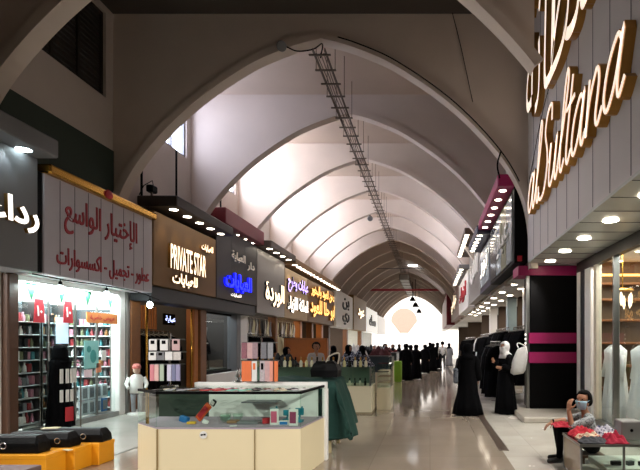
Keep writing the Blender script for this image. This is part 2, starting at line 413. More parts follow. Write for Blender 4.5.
# ------------------------------------------------------------------ roof line: cable ladder, lamps, cables
t = thing('cable_ladder', 'long perforated cable ladder hung under the crown of the arches', 'cable tray', (CX, 27, 8.0))
m = MB()
for dx in (-.13, .13): m.box(CX+dx-.012, CX+dx+.012, 10.9, 46, 7.98, 8.06)
wobj('side_rail', m, STEELD, t)
rung_me = B(-.24,.24,-.02,.02,-.05,-.02).mesh('rung', STEELD); rod_me = B(-.007,.007,-.007,.007,-.04,1.0).mesh('hanger_rod', STEELD)
for i in range(57):
    link('rung', rung_me, t, (0, 11+.62*i-27, 0))
    if i % 2:
        for dx in (-.22, .22): link('hanger_rod', rod_me, t, (dx, 11+.62*i-27, 0))
m = MB()
for q in range(3): m.tube([(CX-.07+.07*q+.02*math.sin(y*1.7+q), y, 8.0) for y in range(11, 46, 1)], .011, 6)
wobj('cable', m, STEELD, t)
t = thing('air_duct', 'pale grey rectangular air duct under the crown of the far dark arches', 'duct', (CX,54,7.5))
wobj('duct_body', MB().bbox(CX-.42, CX+.42, 46.6, 64, 7.5, 7.94, .03), mat('duct_grey','#8f8a82',.5,.3), t)
for i in range(8): wobj('duct_flange', B(CX-.46, CX+.46, 46.8+i*2.4, 46.9+i*2.4, 7.46, 7.99), STEELD, t)
for i in range(4): wobj('hanger_rod', MB().box(CX-.4,CX-.38,47.5+i*5,47.52+i*5,7.95,9).box(CX+.38,CX+.4,47.5+i*5,47.52+i*5,7.95,9), STEELD, t)
tag(obj('tie_rod', MB().tube([(-4.6,43,7.98),(-.4,43,7.98)], .035, 8), GREY), 'thin grey rod crossing below the crown of a far arch', 'rod')
t = thing('tube_light', 'small bright tube light under the dark far vault', 'lamp', (-1.5,43.5,8.3))
obj('tube', MB().tube([(-.4,0,0),(.4,0,0)], .05, 8), TUBE, t); obj('tube_holder', MB().box(-.45,.45,-.06,.06,.05,.1).box(-.01,.01,-.01,.01,.1,.7), WHITE, t)
def flood(label, loc, s=1., tilt=.5):
    t = thing('floodlight', label, 'lamp', loc)
    m = MB().lathe([(.02,0),(.07,.02),(.1,.1),(.11,.16),(.1,.17),(.02,.16)], n=14); me = m.mesh('lamp_head', GREY, True)
    o = link('lamp_head', me, t, (0,-.1,-.02)); o.rotation_euler = (PI/2+tilt,0,.3); o.scale = (s,s,s)
    obj('bracket', MB().box(-.015,.015,-.06,.06,-.02,.1).box(-.05,.05,.04,.06,.04,.14), STEELD, t); return t
flood('small grey floodlight clipped to the edge of the big front arch', (-3.28,Y0-.06,8.2))
flood('small dark spotlight hanging by the crown of a far arch', (-3.1,25.7,8.05), 1.3)
def cable(label, pts, r=.012, m=None):
    o = obj('cable', MB().tube(catmull([Vector(p) for p in pts], 6), r, 6), m or BLACK, loc=(0,0,0)); return tag(o, label, 'cable')
cable('black cable looped from the floodlight to the cable ladder', [(-3.2,Y0-.08,8.22),(-2.95,Y0-.08,8.12),(-2.6,Y0-.08,8.16),(-2.4,Y0-.05,8.3),(-2.45,Y0-.02,8.0)], .014)
cable('thin dark cable running along the pale edge of the front arch', [(x, Y0-.08, z+.1) for x, z in [arch_pts[i] for i in range(len(arch_pts)//2+3, len(arch_pts)-10, 2)]], .013)
cable('thin cable hanging straight down the face of the front arch', [(.5,Y0-.03,9.0),(.7,Y0-.03,8.2),(.95,Y0-.06,7.0)], .009)
cable('black cable stub rising behind the magenta canopy', [(1.55,Y0-.06,5.3),(1.5,Y0-.06,5.6),(1.58,Y0-.06,5.9)], .02)
for i, (x, y, za, zb, lb) in enumerate([(-6.98,8.05,4.985,7.0,'dark vertical pipe on the green wall above the pale grey canopy'), (-6.95,12.05,5.0,6.9,'thin dark pipe rising from the brown canopy'), (-6.95,13.7,5.0,6.9,'second thin pipe above the brown canopy, nearer the maroon canopy'), (-6.95,16.6,5.75,7.2,'dark rod rising from the maroon canopy to the bright windows')]):
    tag(obj('pipe', MB().lathe([(.028,0),(.028,zb-za)], n=8), BLACK, loc=(x,y,za), smooth=True), lb, 'pipe')
t = thing('security_camera', 'dark camera box with wires on the brown canopy end', 'camera', (-6.62,11.9,5.105))
obj('housing', MB().bbox(-.08,.08,-.12,.12,.1,.26,.02), BLACK, t); obj('bracket', MB().box(-.02,.02,-.02,.02,0,.12), STEELD, t)
obj('wire', MB().tube([(0,.1,.2),(-.1,.2,.45),(-.25,.1,.3),(-.3,0,.05)], .012, 6), BLACK, t)

# ------------------------------------------------------------------ left shop signs
XF = -6.5
# grey shop
t = sign('grey panelled shop sign with a lit white Arabic word, cut by the picture edge', 4.6, 8.29, XF, 2.8, 4.68, GREY, step=.9)
wletter('lit_word', arab('رداء'), .9, .52, .06, '+x', (XF, 7.79, 3.66), E_WHITE, GOLD, t, weight=.03)
canopy('pale grey canopy over the grey panelled sign, two round lamps', 4.4, 8.29, -6.9, -6.15, 4.69, 4.98, GREY, 5, cool=True, lx=-6.42, size=1.3)
tag(obj('partition_post', MB().bbox(XL, XF-.02, 8.3, 8.41, 2.81, 4.5, .01), BLACK), 'dark post between the grey sign and the mauve sign', 'post')
# mauve board with red letters
SB = sign('mauve panelled shop sign with two rows of red Arabic letters', 8.42, 11.7, XF, 2.8, 4.5, BOARD, step=.36)
wletter('red_letter_row', arab('الإختيار الواسع'), 2.2, .68, .02, '+x', (XF, 9.98, 3.93), REDT, REDT, SB, weight=.006)
wletter('red_letter_row', arab('عطور - تجميل - اكسسوارات'), 2.85, .4, .02, '+x', (XF, 10.12, 3.13), REDT, REDT, SB, weight=.006)
t = thing('sign_crown_moulding', 'shiny brass moulding along the top of the mauve sign', 'moulding', (XF,10.06,4.5))
wobj('brass_rail', MB().bbox(XL, XF+.1, 8.43, 11.74, 4.502, 4.66, .03), BRASS, t)
wobj('emblem', MB().ell((XF+.11, 9.95, 4.585), (.03,.13,.09), mi=0), RED, t, smooth=True)
# brown board
C_ = sign('brown shop sign with tall lit white capital letters', 11.76, 15.18, XF, 3.0, 4.75, BROWN)
wletter('lit_letters', 'PRIVATE STAR', 1.95, .62, .06, '+x', (XF, 13.4, 3.8), E_WARM, GOLD, C_, weight=.015)
wletter('lit_arabic_word', arab('للعبايات'), 1.35, .34, .05, '+x', (XF, 13.2, 3.25), E_WARM, GOLD, C_, weight=.03)
wletter('lit_arabic_word', arab('للعبايات'), .75, .22, .05, '+x', (XF, 14.5, 4.35), E_WARM, GOLD, C_, weight=.03)
canopy('dark brown canopy with five spot lamps over the brown sign', 11.76, 15.15, -6.9, -5.95, 4.85, 5.1, mat('canopy_brown', '#2b211b', .5), 5, lx=-6.2, size=1.15)
tag(obj('sign_apron', MB().bbox(XL, XF-.05, 11.76, 18.75, 2.62, 2.98, .02), GREYD), 'dark grey apron strip beneath the brown and blue-lettered signs', 'apron')
# dark board, blue letters
D_ = sign('near-black shop sign with glowing blue Arabic letters', 15.22, 18.75, XF, 3.0, 5.25, mat('sign_dark', '#241f1e', .4), step=1.2)
wletter('lit_blue_word', arab('العبايات'), 2.3, .62, .07, '+x', (XF, 16.9, 3.62), E_BLUE, mat('blue_side', '#1018a0', .4, emit=1.5, ecol='#1018ff'), D_, weight=.035)
wletter('small_white_letters', arab('للعبايات'), .9, .13, .03, '+x', (XF, 16.7, 3.2), E_WHITE, WHITE, D_)
wletter('white_script', arab('دار'), .7, .34, .03, '+x', (XF, 18.1, 4.36), E_DIM, WHITE, D_)
wletter('white_script', arab('العباية'), 1.2, .34, .03, '+x', (XF, 16.95, 4.5), E_DIM, WHITE, D_)
canopy('maroon box canopy over the blue-lettered sign', 15.3, 18.85, -6.9, -6.25, 5.3, 5.78, MAROON, 5, size=.8)
# silver board
E_ = sign('silver grey shop sign with raised white Arabic script', 18.8, 22.35, XF, 2.75, 5.2, SILVER)
wletter('white_script', arab('الوردة'), 2.5, 1.0, .08, '+x', (XF, 20.8, 3.6), E_WARM, GREYD, E_, weight=.03)
canopy('dark steel canopy with round lamps over the silver sign', 18.9, 22.35, -6.85, -6.0, 5.25, 5.5, STEELD, 4, lx=-6.2, size=1.3)
F_ = sign('bright shop sign with pale violet Arabic letters', 22.4, 26.55, XF, 2.75, 5.0, mat('sign_tan', '#a58a66', .5))
wletter('lit_violet_word', arab('عبايات وطرح'), 3.7, .8, .08, '+x', (XF, 24.5, 4.35), E_PURP, GREYD, F_, weight=.03)
wletter('lit_white_word', arab('الملكة للازياء'), 3.7, .8, .08, '+x', (XF, 24.5, 3.4), E_WHITE, GREYD, F_, weight=.03)
canopy('long brown canopy with a white edge over the violet-lettered sign', 22.4, 26.55, -6.8, -6.0, 5.15, 5.4, mat('canopy_tan', '#8a6a48', .5), 6, lx=-6.15, size=1.4)
G_ = sign('brown shop sign with large glowing gold Arabic letters', 26.65, 33.9, XF, 2.75, 5.0, mat('sign_gold_brown', '#6d4c2a', .5))
wletter('gold_lettering', arab('ابو حلا للعود'), 6.8, 1.05, .1, '+x', (XF, 30.2, 3.55), E_GOLD, GOLD, G_, weight=.035)
wletter('gold_lettering', arab('دهن العود والبخور'), 6.4, .7, .1, '+x', (XF, 30.2, 4.5), E_GOLD, GOLD, G_, weight=.035)
canopy('brown canopy with a row of bright lamps over the gold-lettered sign', 26.65, 33.9, -6.8, -6.0, 5.15, 5.4, MC['canopy_tan'], 9, lx=-6.15, size=1.5)
H_ = sign('white shop board with a few black Arabic letters', 34.1, 41.4, XF+.1, 2.7, 5.3, WHITE)
wletter('black_letter', arab('بن'), 3.0, .9, .05, '+x', (XF+.1, 38, 4.5), BLACK, BLACK, H_, weight=.03)
wletter('black_letter', arab('ري'), 3.0, .9, .05, '+x', (XF+.1, 38, 3.4), BLACK, BLACK, H_, weight=.03)
I_ = sign('tan brown shop board behind the white board', 41.6, 49.8, XF+.15, 2.7, 5.6, mat('sign_tan2', '#94713f', .5))
wletter('lit_word', arab('عود'), 4, .9, .1, '+x', (XF+.15, 45.5, 4.2), E_WARM, GOLD, I_, weight=.03)
J_ = sign('white lit shop board beyond the red tie beam', 50.4, 60.8, XF+.1, 2.7, 5.2, mat('sign_lit_white', '#f2eee6', .5, emit=.6))
wletter('dark_letter', arab('مسك'), 6, 1.2, .1, '+x', (XF+.1, 55.5, 4.0), GREYD, GREYD, J_, weight=.03)
sign('last pale shop board before the bright arcade end', 61.2, 72.8, XF, 2.7, 5.0, SILVER)

# ------------------------------------------------------------------ left shop fronts: pillars, light inside
def pillar(label, x0, x1, y0, y1, z1, m, z0=0):
    return tag(obj('shop_pillar', MB().bbox(x0, x1, y0, y1, z0, z1, .02), m), label, 'pillar')
pillar('dark reddish brown door post at the near edge of the perfume shop', XL-.05, XL+.12, 8.28, 8.5, 2.8, WOODD)
pillar('white lit pillar at the far end of the perfume shop window', XL-.1, XL+.1, 11.28, 11.5, 2.8, WHITE)
pillar('grey metal strip beside the white pillar of the perfume shop', XL-.1, XL+.14, 11.5, 11.62, 2.8, STEEL)
pillar('brown wooden door post beside the white pillar', XL-.1, XL+.16, 11.62, 12.0, 2.62, WOOD)
pillar('gilded wooden post on the far side of the brown shop doorway', XL-.1, XL+.15, 14.75, 15.0, 2.62, WOODO)
pillar('brown wooden post between the gilded post and the dark show window', XL-.1, XL+.2, 15.05, 15.45, 2.62, WOOD)
for y in (12.35, 14.68): tag(obj('door_bar', MB().lathe([(.025,0),(.025,2.6)], n=10), BRASS, loc=(XL+.1,y,0), smooth=True), 'slim brass bar standing at the near jamb of the brown shop' if y < 13 else 'slim brass bar standing against the gilded post', 'bar')
for i, (y0, y1, mm, lb) in enumerate([(17.75,18.1,GREY,'grey curtain-like pillar beside the white pillar of the dark show window'), (18.12,18.75,WHITE,'wide white pillar past the dark show window'), (22.2,22.5,WOOD,'brown pillar below the violet-lettered sign'), (26.4,26.8,WOODO,'orange brown pillar where the gold-lettered sign begins'), (29.0,29.4,WOOD,'brown wooden pillar under the gold-lettered sign'), (31.6,32.1,WOODO,'tan wooden pillar under the gold-lettered sign, next to the white board'), (33.8,34.3,WOODD,'dark wooden pillar below the near edge of the white board'), (41.2,41.8,WOOD,'brown pillar below the far edge of the white board'), (49.6,50.4,WOOD,'brown pillar beside the red tie beam')]):
    pillar(lb, XL-.1, XL+.25, y0, y1, 2.8, mm)
INT = [(5.2,8.28,170,SHOPW,(1,1,1)), (8.28,11.74,260,SHOPW,(.86,.98,1)), (11.74,15.2,30,SHOPK,(1,.8,.55)), (15.2,18.8,110,SHOPK,(.9,.95,1)), (18.8,22.4,50,SHOPB,(1,.9,.75)), (22.4,26.6,80,SHOPB,(1,.85,.6)), (26.6,34,60,SHOPB,(1,.8,.55)), (34,41.5,220,SHOPW,(1,1,1)), (41.5,50,260,SHOPW,(1,1,.9)), (50,61,300,SHOPW,(1,1,1)), (61,73,300,SHOPW,(1,1,1))]
for y0, y1, p, mm, c in INT:
    struct('wall_left', B(-10.2, -10.1, y0+.06, y1-.06, 0, 3.3), mm)
    area('shop_light', (-8.4, (y0+y1)/2, 3.25), (0,0,0), 1.6, min(3, y1-y0-.6), p, c)

# ------------------------------------------------------------------ far end: bright plaza, pale building with a peach vault
t = thing('building', 'pale sunlit building with a peach round gable beyond the arcade end', 'building', (-3.4,112,0))
obj('facade', MB().box(-16,16,0,3,0,14), mat('pale_facade', '#fff8f0', .9), t)
m = MB(); n = 18
P = [(2.9*math.cos(PI*i/n), 2.9*math.sin(PI*i/n)) for i in range(n+1)] + [(-.9,-2.6),(.9,-2.6)]
m.add([(x-2.4,-.25,z+6.3) for x, z in P]+[(x-2.4,0,z+6.3) for x, z in P], [tuple(range(len(P))), tuple(reversed(range(len(P), 2*len(P))))]+[(i, i+len(P), (i+1) % len(P)+len(P), (i+1) % len(P)) for i in range(len(P))])
obj('round_gable', m, mat('peach_render', '#b59486', .9, emit=0), t)
t = thing('parasol', 'small pale round parasol standing outside beyond the bright end', 'parasol', (-4.4,95,-.01)); t.scale = (.5,.5,1.05)
obj('pole', MB().lathe([(.03,0),(.03,2.4)], n=8), STEELD, t)
obj('shade', MB().lathe([(1.35,2.1),(1.3,2.35),(1.0,2.75),(.5,2.98),(.02,3.05),(.02,3.0),(.9,2.6),(1.2,2.25)], n=16), mat('parasol_grey', '#c4b8b8', .8), t, smooth=True)

for i, (px, py, d) in enumerate(((412.5,301,56),(415.5,307,52),(419,313,60))):
    t = thing('pendant_lamp', f'dark pendant lamp hanging before the bright arcade end, {("top","middle","lowest")[i]} of three', 'lamp', ((px-430)*d/500,d,1.65-(py-342)*d/500))
    obj('lamp_shade', MB().lathe([(.02,.5),(.16,.42),(.34,.05),(.34,0),(.3,.02),(.02,.3)], n=14), BLACK, t, smooth=True); obj('lamp_rod', MB().lathe([(.03,.45),(.03,9-t.location.z)], n=8), BLACK, t)
# ------------------------------------------------------------------ the jeweller-like shop with gold script on the right-hand side
FX = 2.2
t = thing('shop_fascia', 'tall grey panelled fascia with big gold-edged glowing script letters', 'sign', (FX,7,3.42))
m = MB().box(FX, XR-.002, 2.9, 11.25, 3.46, 8.85)
seams(m, FX-.004, 2.9, 11.25, 3.47, 8.84, .62, .006)
wobj('panel', m, [mat('fascia_panel', '#c6bebc', .5, var=.04, scale=2), GREYD], t)
m = MB().box(FX, 3.44, 2.9, 11.25, 3.42, 3.46)
for i in range(13): m.box(FX+.01, 3.42, 2.9+.642*i-.005, 2.9+.642*i+.005, 3.414, 3.42, 1)
wobj('soffit', m, [mat('soffit_panel', '#b4b5ae', .35, .2, var=.05), GREYD], t)
lamps(t, [(2.62, y, 3.405) for y in (3.6,4.8,6.0,7.25,8.5,9.7,10.9)], size=1.35)
ox = -11.0; x = 0
for ch in 'alSultana':
    mm, adv = script_letter(ch, -10.68+x, 4.36, .675, .69, .12, .042, t)
    wobj('script_letter', mm, [E_SIGN, GOLD], t); x += adv
wletter('arabic_lettering', arab('السلطانة'), 6.9, 2.5, .12, '-x', (FX, 7.35, 7.42), E_SIGN, GOLD, t, weight=-.014, shear=.18)
cable('thin dark power cable slanting across the grey fascia', [(FX-.03, 10.9, 5.2),(FX-.03,9.6,6.1),(FX-.03,8.2,6.6),(FX-.03,6.6,7.4)], .008)
t = thing('glazed_facade', 'glazed shop front with dark header and pale jambs under the gold script', 'shop front', (3.36,7,0))
wobj('header', MB().box(3.3, 3.42, 2.9, 11.25, 3.2, 3.415), mat('header_dark', '#2c2a28', .4), t)
wobj('base', MB().box(3.28, 3.42, 2.9, 11.25, 0, .12), STEEL, t)
for y0, y1, mm in ((11.05,11.25,WHITE),(10.72,10.98,GREYD),(10.3,10.68,WHITE),(9.95,10.1,mat('jamb_cream','#cfc2ae',.5)),(9.0,9.06,STEEL),(7.6,7.66,STEEL),(6.2,6.26,STEEL),(4.6,4.66,STEEL)):
    wobj('post', MB().bbox(3.3, 3.42, y0, y1, .12, 3.2, .01), mm, t)
for y0, y1 in ((9.06,9.95),(7.66,9.0),(6.26,7.6),(4.66,6.2),(2.9,4.6)): wobj('glass_pane', B(3.355, 3.367, y0, y1, .12, 3.2), GLASSS, t)
struct('wall_right', B(3.42, 6.68, 11.25, 11.35, 0, 3.45), mat('shop_panelling', '#6a4f33', .5, var=.15, scale=3))
t = thing('wall_shelving', 'warm wooden wall shelving behind the glazed shop front', 'shelving', (5,11.1,0))
for z in (.6, 1.1, 1.6, 2.1, 2.55, 2.9): wobj('shelf', MB().bbox(3.46, 6.6, 10.9, 11.24, z, z+.05, .01), WOOD, t)
wobj('back_panel', B(3.46, 6.6, 11.2, 11.245, .3, 3.2), mat('shelf_back', '#5e4830', .5), t)
wobj('light_strip', B(3.46, 6.6, 10.95, 11.0, 3.1, 3.14), WARMSTRIP, t)
t = thing('chandelier', 'small crystal chandelier lit inside the glazed shop', 'chandelier', (3.85,10.0,2.5))
obj('rod', MB().lathe([(.012,.2),(.012,.93)], n=8), BRASS, t)
obj('ring', MB().lathe([(.2,.16),(.22,.18),(.2,.2),(.03,.24),(.03,.18)], n=14), BRASS, t)
for i in range(6):
    a = i*PI/3; o = obj('crystal', MB().lathe([(.005,-.12),(.03,-.04),(.03,.1),(.01,.16)], n=8), E_WARM, t, (.17*math.cos(a), .17*math.sin(a), -.02-.05*(i % 2)))
area('shop_light', (5,7.5,3.4), (0,0,0), 2.4, 6, 150, (1,.95,.86))
area('shop_light', (3.7,9.6,3.38), (0,0,0), .35, 2.4, 45, (.95,1,1))
area('shop_light', (4.4,10.1,3.4), (0,0,0), 1.6, 1.2, 45, (1,.85,.6))

def gown(w, h, d, n=36, waves=9, seed=0, waist=.7):
    rnd = random.Random(seed); ph = rnd.random()*6; m = MB(); R = []
    for z, fw, amp in ((0,1.,.14),(.25,.92,.12),(.5,.8,.08),(.68,waist,.05),(.82,.78,.04),(.93,.82,.03),(.98,.5,.02),(1.0,.2,0)):
        r = []
        for i in range(n):
            a = 2*PI*i/n; k = 1+amp*math.sin(waves*a+ph+z)
            r.append((w/2*fw*k*math.cos(a), d/2*max(fw,.5)*k*math.sin(a), z*h))
        R.append(r)
    return m.loft(R)
def mannequin(label, loc, rz, cloth, h=1.7, wid=.7, headless=True, hm=None):
    t = thing('dress_mannequin', label, 'mannequin', loc, rz)
    obj('gown', gown(wid, h*.86, wid*.8, seed=int(abs(loc[1])*10)), cloth, t, smooth=True)
    m = MB().lathe([(.05,h*.84),(.055,h*.9),(.045,h*.93)], n=12)
    if not headless: m.ell((0,0,h*.95), (.075,.09,.11))
    obj('bust', m, hm or WHITE, t, smooth=True)
    obj('stand_foot', MB().lathe([(.2,0),(.2,.02),(.02,.03),(.02,.1)], n=14), STEEL, t)
    m = MB()
    for s in (-1, 1): m.tube([(s*.15,0,h*.8),(s*.24,-.02,h*.68),(s*.26,-.08,h*.5)], [.06,.055,.05], 8)
    obj('sleeve', m, cloth, t, smooth=True); return t
TULLE = mat('white_tulle', '#e9ecec', .8, var=.06, scale=30, bump=.3)
mannequin('white gauzy gown on a mannequin just inside the glass by the pale jamb', (3.78,10.2,0), -1.2, TULLE, 1.85, .6)
mannequin('wide white gown on a mannequin at the picture edge inside the glass', (4.1,9.5,0), -1.2, TULLE, 1.85, .72)
o = obj('light_box', MB().bbox(4.9, 5.6, 10.4, 10.75, 1.72, 2.1, .02), mat('lit_box', '#f4f6ff', .5, emit=1.6), loc=(0,0,0)); 
tag(o, 'white lit box on the wooden shelving inside the glazed shop', 'light box'); o.location = (0,.15,-.0)

# magenta and black shop beyond it
t = thing('shop_surround', 'black shop corner with magenta stripes on a pale step', 'shop front', (2.85,11.8,.12))
wobj('corner_pier', MB().bbox(2.3, 3.4, 11.5, 12.2, .12, 3.18, .015), BLACK, t)
wobj('magenta_beam', MB().bbox(2.02, 3.4, 11.46, 12.2, 3.18, 3.4, .01), MAGENTA, t)
for z0, z1 in ((1.17,1.42),(1.62,1.86)): wobj('magenta_stripe', MB().box(2.27, 3.38, 11.47, 11.52, z0, z1), MAGENTA, t)
wobj('steel_edge', MB().bbox(2.22, 2.3, 11.52, 11.62, .12, 3.18, .01), STEEL, t)
for i in range(7): wobj('edge_light', MB().box(2.2, 2.222, 11.55, 11.6, 1.2+i*.1, 1.24+i*.1), E_WHITE, t)
tag(obj('entrance_step', MB().bbox(1.9, 3.28, 10.15, 12.3, 0, .115, .02), mat('pale_step', '#b5aca0', .35)), 'pale stone step in front of the black and magenta shop corner', 'step')
R1 = sign('tall glossy shop board under the magenta canopy, black end', 11.46, 15.95, 1.93, 3.47, 5.22, BLACK, 'right')
wobj('junction_box', B(2.0, 2.1, 11.4, 11.455, 3.5, 3.62), RED, R1)
GL = mat('glossy_white_panel', '#b8c0c4', .15, var=.1)
for i, (a, b, mm) in enumerate(((11.7,12.5,GL),(12.55,13.4,mat('olive_panel','#7a7a5c',.3)),(13.45,14.4,GL),(14.45,15.8,mat('smoke_panel','#5a5f66',.15)))):
    wobj('face_panel', B(1.905, 1.93, a, b, 3.55, 5.1), mm, R1)
wletter('white_letters', arab('عباية'), 2.6, .9, .03, '-x', (1.9, 13.4, 4.4), WHITE, WHITE, R1, weight=.02)
canopy('magenta canopy with white round lamps over the glossy board', 11.46, 16.0, 1.55, 2.24, 5.23, 5.5, MAGENTA, 6, lx=1.72, size=1.0)
R2 = sign('navy shop board with a white lit face beside the glossy board', 16.05, 19.4, 1.95, 3.5, 5.1, NAVY, 'right')
wobj('face_panel', B(1.93, 1.95, 16.4, 19.2, 3.7, 5.0), GL, R2)
wletter('white_letters', arab('نور'), 2.2, .8, .03, '-x', (1.93, 17.8, 4.4), E_WHITE, WHITE, R2)
canopy('navy canopy with white lamps next to the magenta canopy', 16.05, 19.4, 1.5, 2.24, 5.12, 5.4, NAVY, 6, lx=1.62, size=1.0)
R3 = sign('pale shop board under the high brown canopy', 19.55, 24.9, 1.95, 3.5, 5.85, SILVER, 'right')
wletter('dark_letters', arab('الاناقة'), 4, 1.0, .04, '-x', (1.95, 22.2, 4.8), WHITE, WHITE, R3, weight=.03)
canopy('high brown canopy with a tight row of white lamps', 19.55, 24.9, 1.35, 2.24, 5.87, 6.12, mat('canopy_brown2', '#5b4636', .5), 14, lx=1.46, size=1.0)
R4 = sign('long white shop board past the high brown canopy', 25.1, 32.9, 1.9, 3.4, 5.3, WHITE, 'right')
wletter('red_letters', arab('ازياء'), 5.5, 1.0, .05, '-x', (1.9, 29, 4.4), RED, RED, R4, weight=.03)
canopy('white canopy over the long white board', 25.1, 32.9, 1.45, 2.24, 5.35, 5.55, GREY, 8, lx=1.6, size=1.2)
R5 = sign('brown shop board with white lettering further down the aisle', 33.1, 44.9, 1.9, 3.4, 5.8, mat('board_rose', '#8a6a62', .5), 'right')
wletter('lit_letters', arab('خزامي'), 8, 1.3, .08, '-x', (1.9, 39, 4.6), E_WARM, WHITE, R5, weight=.03)
R6 = sign('dark red projecting shop board under the red tie beam', 45.3, 59.8, 1.5, 3.2, 6.5, MAROON, 'right')
R7 = sign('last pale shop board next to the bright arcade end', 60.3, 72.8, 1.7, 3.2, 5.6, SILVER, 'right')
m = None
t = thing('soffit_light_row', 'low white soffit with bright lamps over the racks of black abayas', 'soffit', (2.8,22,3.36))
wobj('soffit_board', B(2.26, 3.4, 12.25, 33, 3.37, 3.41), mat('soffit_white', '#cfccc6', .5), t)
lamps(t, [(2.5+.45*(i % 2), 12.7+i*1.15, 3.36) for i in range(18)], size=1.3)
for y0, y1, p, c in ((11.45,16,60,(1,1,1)),(16,19.5,70,(1,.85,.65)),(19.5,25,120,(1,.9,.8)),(25,33,180,(1,1,1)),(33,45,220,(1,.95,.9)),(45,60,260,(1,1,1)),(60,73,260,(1,1,1))):
    area('shop_light', (4.6, (y0+y1)/2, 3.3), (0,0,0), 2, min(4, y1-y0-1), p, c)
for y, mm, lb in ((13.6,mat('pillar_grey_green','#9aa39a',.4),'pale grey green pillar among the black abayas, nearest the magenta stripes'),(15.8,WHITE,'white pillar among the black abayas under the navy board'),(19.3,mat('pillar_blue','#8fa4ad',.4),'pale blue pillar among the black abayas under the brown canopy'),(24.9,WHITE,'white pillar after the last rail of black abayas')):
    pillar(lb, 3.0, 3.35, y, y+.45, 3.36, mm)

# ------------------------------------------------------------------ display counters
ORD = 'first second third fourth fifth sixth seventh eighth ninth tenth eleventh twelfth thirteenth fourteenth fifteenth sixteenth seventeenth eighteenth nineteenth twentieth'.split() + ['twenty-'+w for w in 'first second third fourth fifth sixth seventh eighth ninth'.split()] + ['thirtieth'] + ['thirty-'+w for w in 'first second third fourth fifth sixth'.split()]
T = thing('display_counter', 'large cream display counter with a glass showcase top and angled end', 'counter', (-2.6,6.5,0))
plan = [(-3.75,6.42),(-3.3,6.02),(-2.1,6.0),(-1.56,6.03),(-1.47,6.95),(-3.75,6.95)]
wobj('base', MB().prism(plan, 0, .6), BEIGE, T)
for x in (-3.28, -2.1): wobj('panel_joint', B(x-.004, x+.004, 5.985 if x > -3 else 6.0, 6.03, 0, .6), mat('joint_brown', '#8a7449', .6), T)
sh = lambda k: [(-2.6+(x+2.6)*k, 6.5+(y-6.5)*k) for x, y in plan]
wobj('showcase_floor', MB().prism(sh(.992), .602, .622), mat('mauve_felt', '#a898a4', .7), T)
for (x0, y0), (x1, y1) in zip(plan[:4], plan[1:5]):
    d = Vector((x1-x0, y1-y0)).normalized(); nn = Vector((-d.y, d.x))*.012
    wobj('glass_side', MB().prism([(x0,y0),(x1,y1),(x1+nn.x,y1+nn.y),(x0+nn.x,y0+nn.y)], .622, 1.03), GLASSD, T)
wobj('glass_top', MB().prism(plan, 1.03, 1.045), GLASSD, T)
m = MB()
for (x0, y0), (x1, y1) in zip(plan[:4], plan[1:5]):
    d = Vector((x1-x0, y1-y0)).normalized(); nn = Vector((-d.y, d.x))*.03; oo = Vector((d.y, -d.x))*.004
    m.prism([(x0+oo.x,y0+oo.y),(x1+oo.x,y1+oo.y),(x1+nn.x,y1+nn.y),(x0+nn.x,y0+nn.y)], 1.022, 1.052)
wobj('black_edge', m, BLACK, T)
wobj('back_panel', B(-3.05, -1.55, 6.9, 6.94, .622, 1.03), WHITE, T)
wobj('dark_back_panel', B(-3.74, -3.06, 6.9, 6.94, .622, 1.03), GREENW, T)
wobj('inner_shelf', B(-2.5, -2.05, 6.62, 6.89, .84, .855), GREY, T)
wobj('back_frame', MB().bbox(-3.28, -1.44, 6.955, 7.05, 1.0, 1.09, .01).bbox(-1.5, -1.43, 6.955, 7.05, 0, 1.0, .01), WHITE, T)
wobj('gilt_corner_post', MB().lathe([(.02,.622),(.02,1.03)], (-3.56,6.3,0), 10), BRASS, T)
o = wobj('round_sticker', MB().loft([[(-2.72+.045*math.cos(a*PI/10), yy, .535+.045*math.sin(a*PI/10)) for a in range(20)] for yy in (6.006, 5.996)]), WHITE, T)
o = wobj('sticker_print', MB().box(-2.75,-2.73,5.993,5.996,.525,.545).box(-2.715,-2.69,5.993,5.996,.53,.55).box(-2.728,-2.72,5.993,5.996,.53,.545), BLACK, T)
CASE = MB().bbox(-.042,.042,-.08,.08,0,.012,.004)
CASE.box(-.03,-.005,.035,.07,.0121,.016, 1)
CASECOL = [('silver','#a9a9ad'),('black','#141416'),('red','#c23a3a'),('coral pink','#d98080'),('mint green','#8fd0bd'),('white','#e8e6e4'),('dark grey','#3a3a40'),('clear grey','#9aa2a4'),('brown','#6b4a38'),('cream','#d9cdb0')]
CASEME = {n: CASE.mesh('phone_case', [mat('case_'+n.replace(' ', '_'), h, .35, var=.04), BLACK]) for n, h in CASECOL}
seq = [1,9,7,1,0,7,8,6,2,3,2,3,4,5,4,6,1,8,0,9,9,6,0,5]
for i, q in enumerate(seq):
    n = CASECOL[q][0]; x = -3.36+i*.077; o = link('phone_case', CASEME[n], None, (x, 6.18+.1*(i % 2)+.02*math.sin(i*3), 1.054), random.uniform(-.5,.5))
    tag(o, f'{n} phone case lying on the glass counter, {ORD[i]} from its angled end', 'phone case', 'phone cases lying on the glass counter')
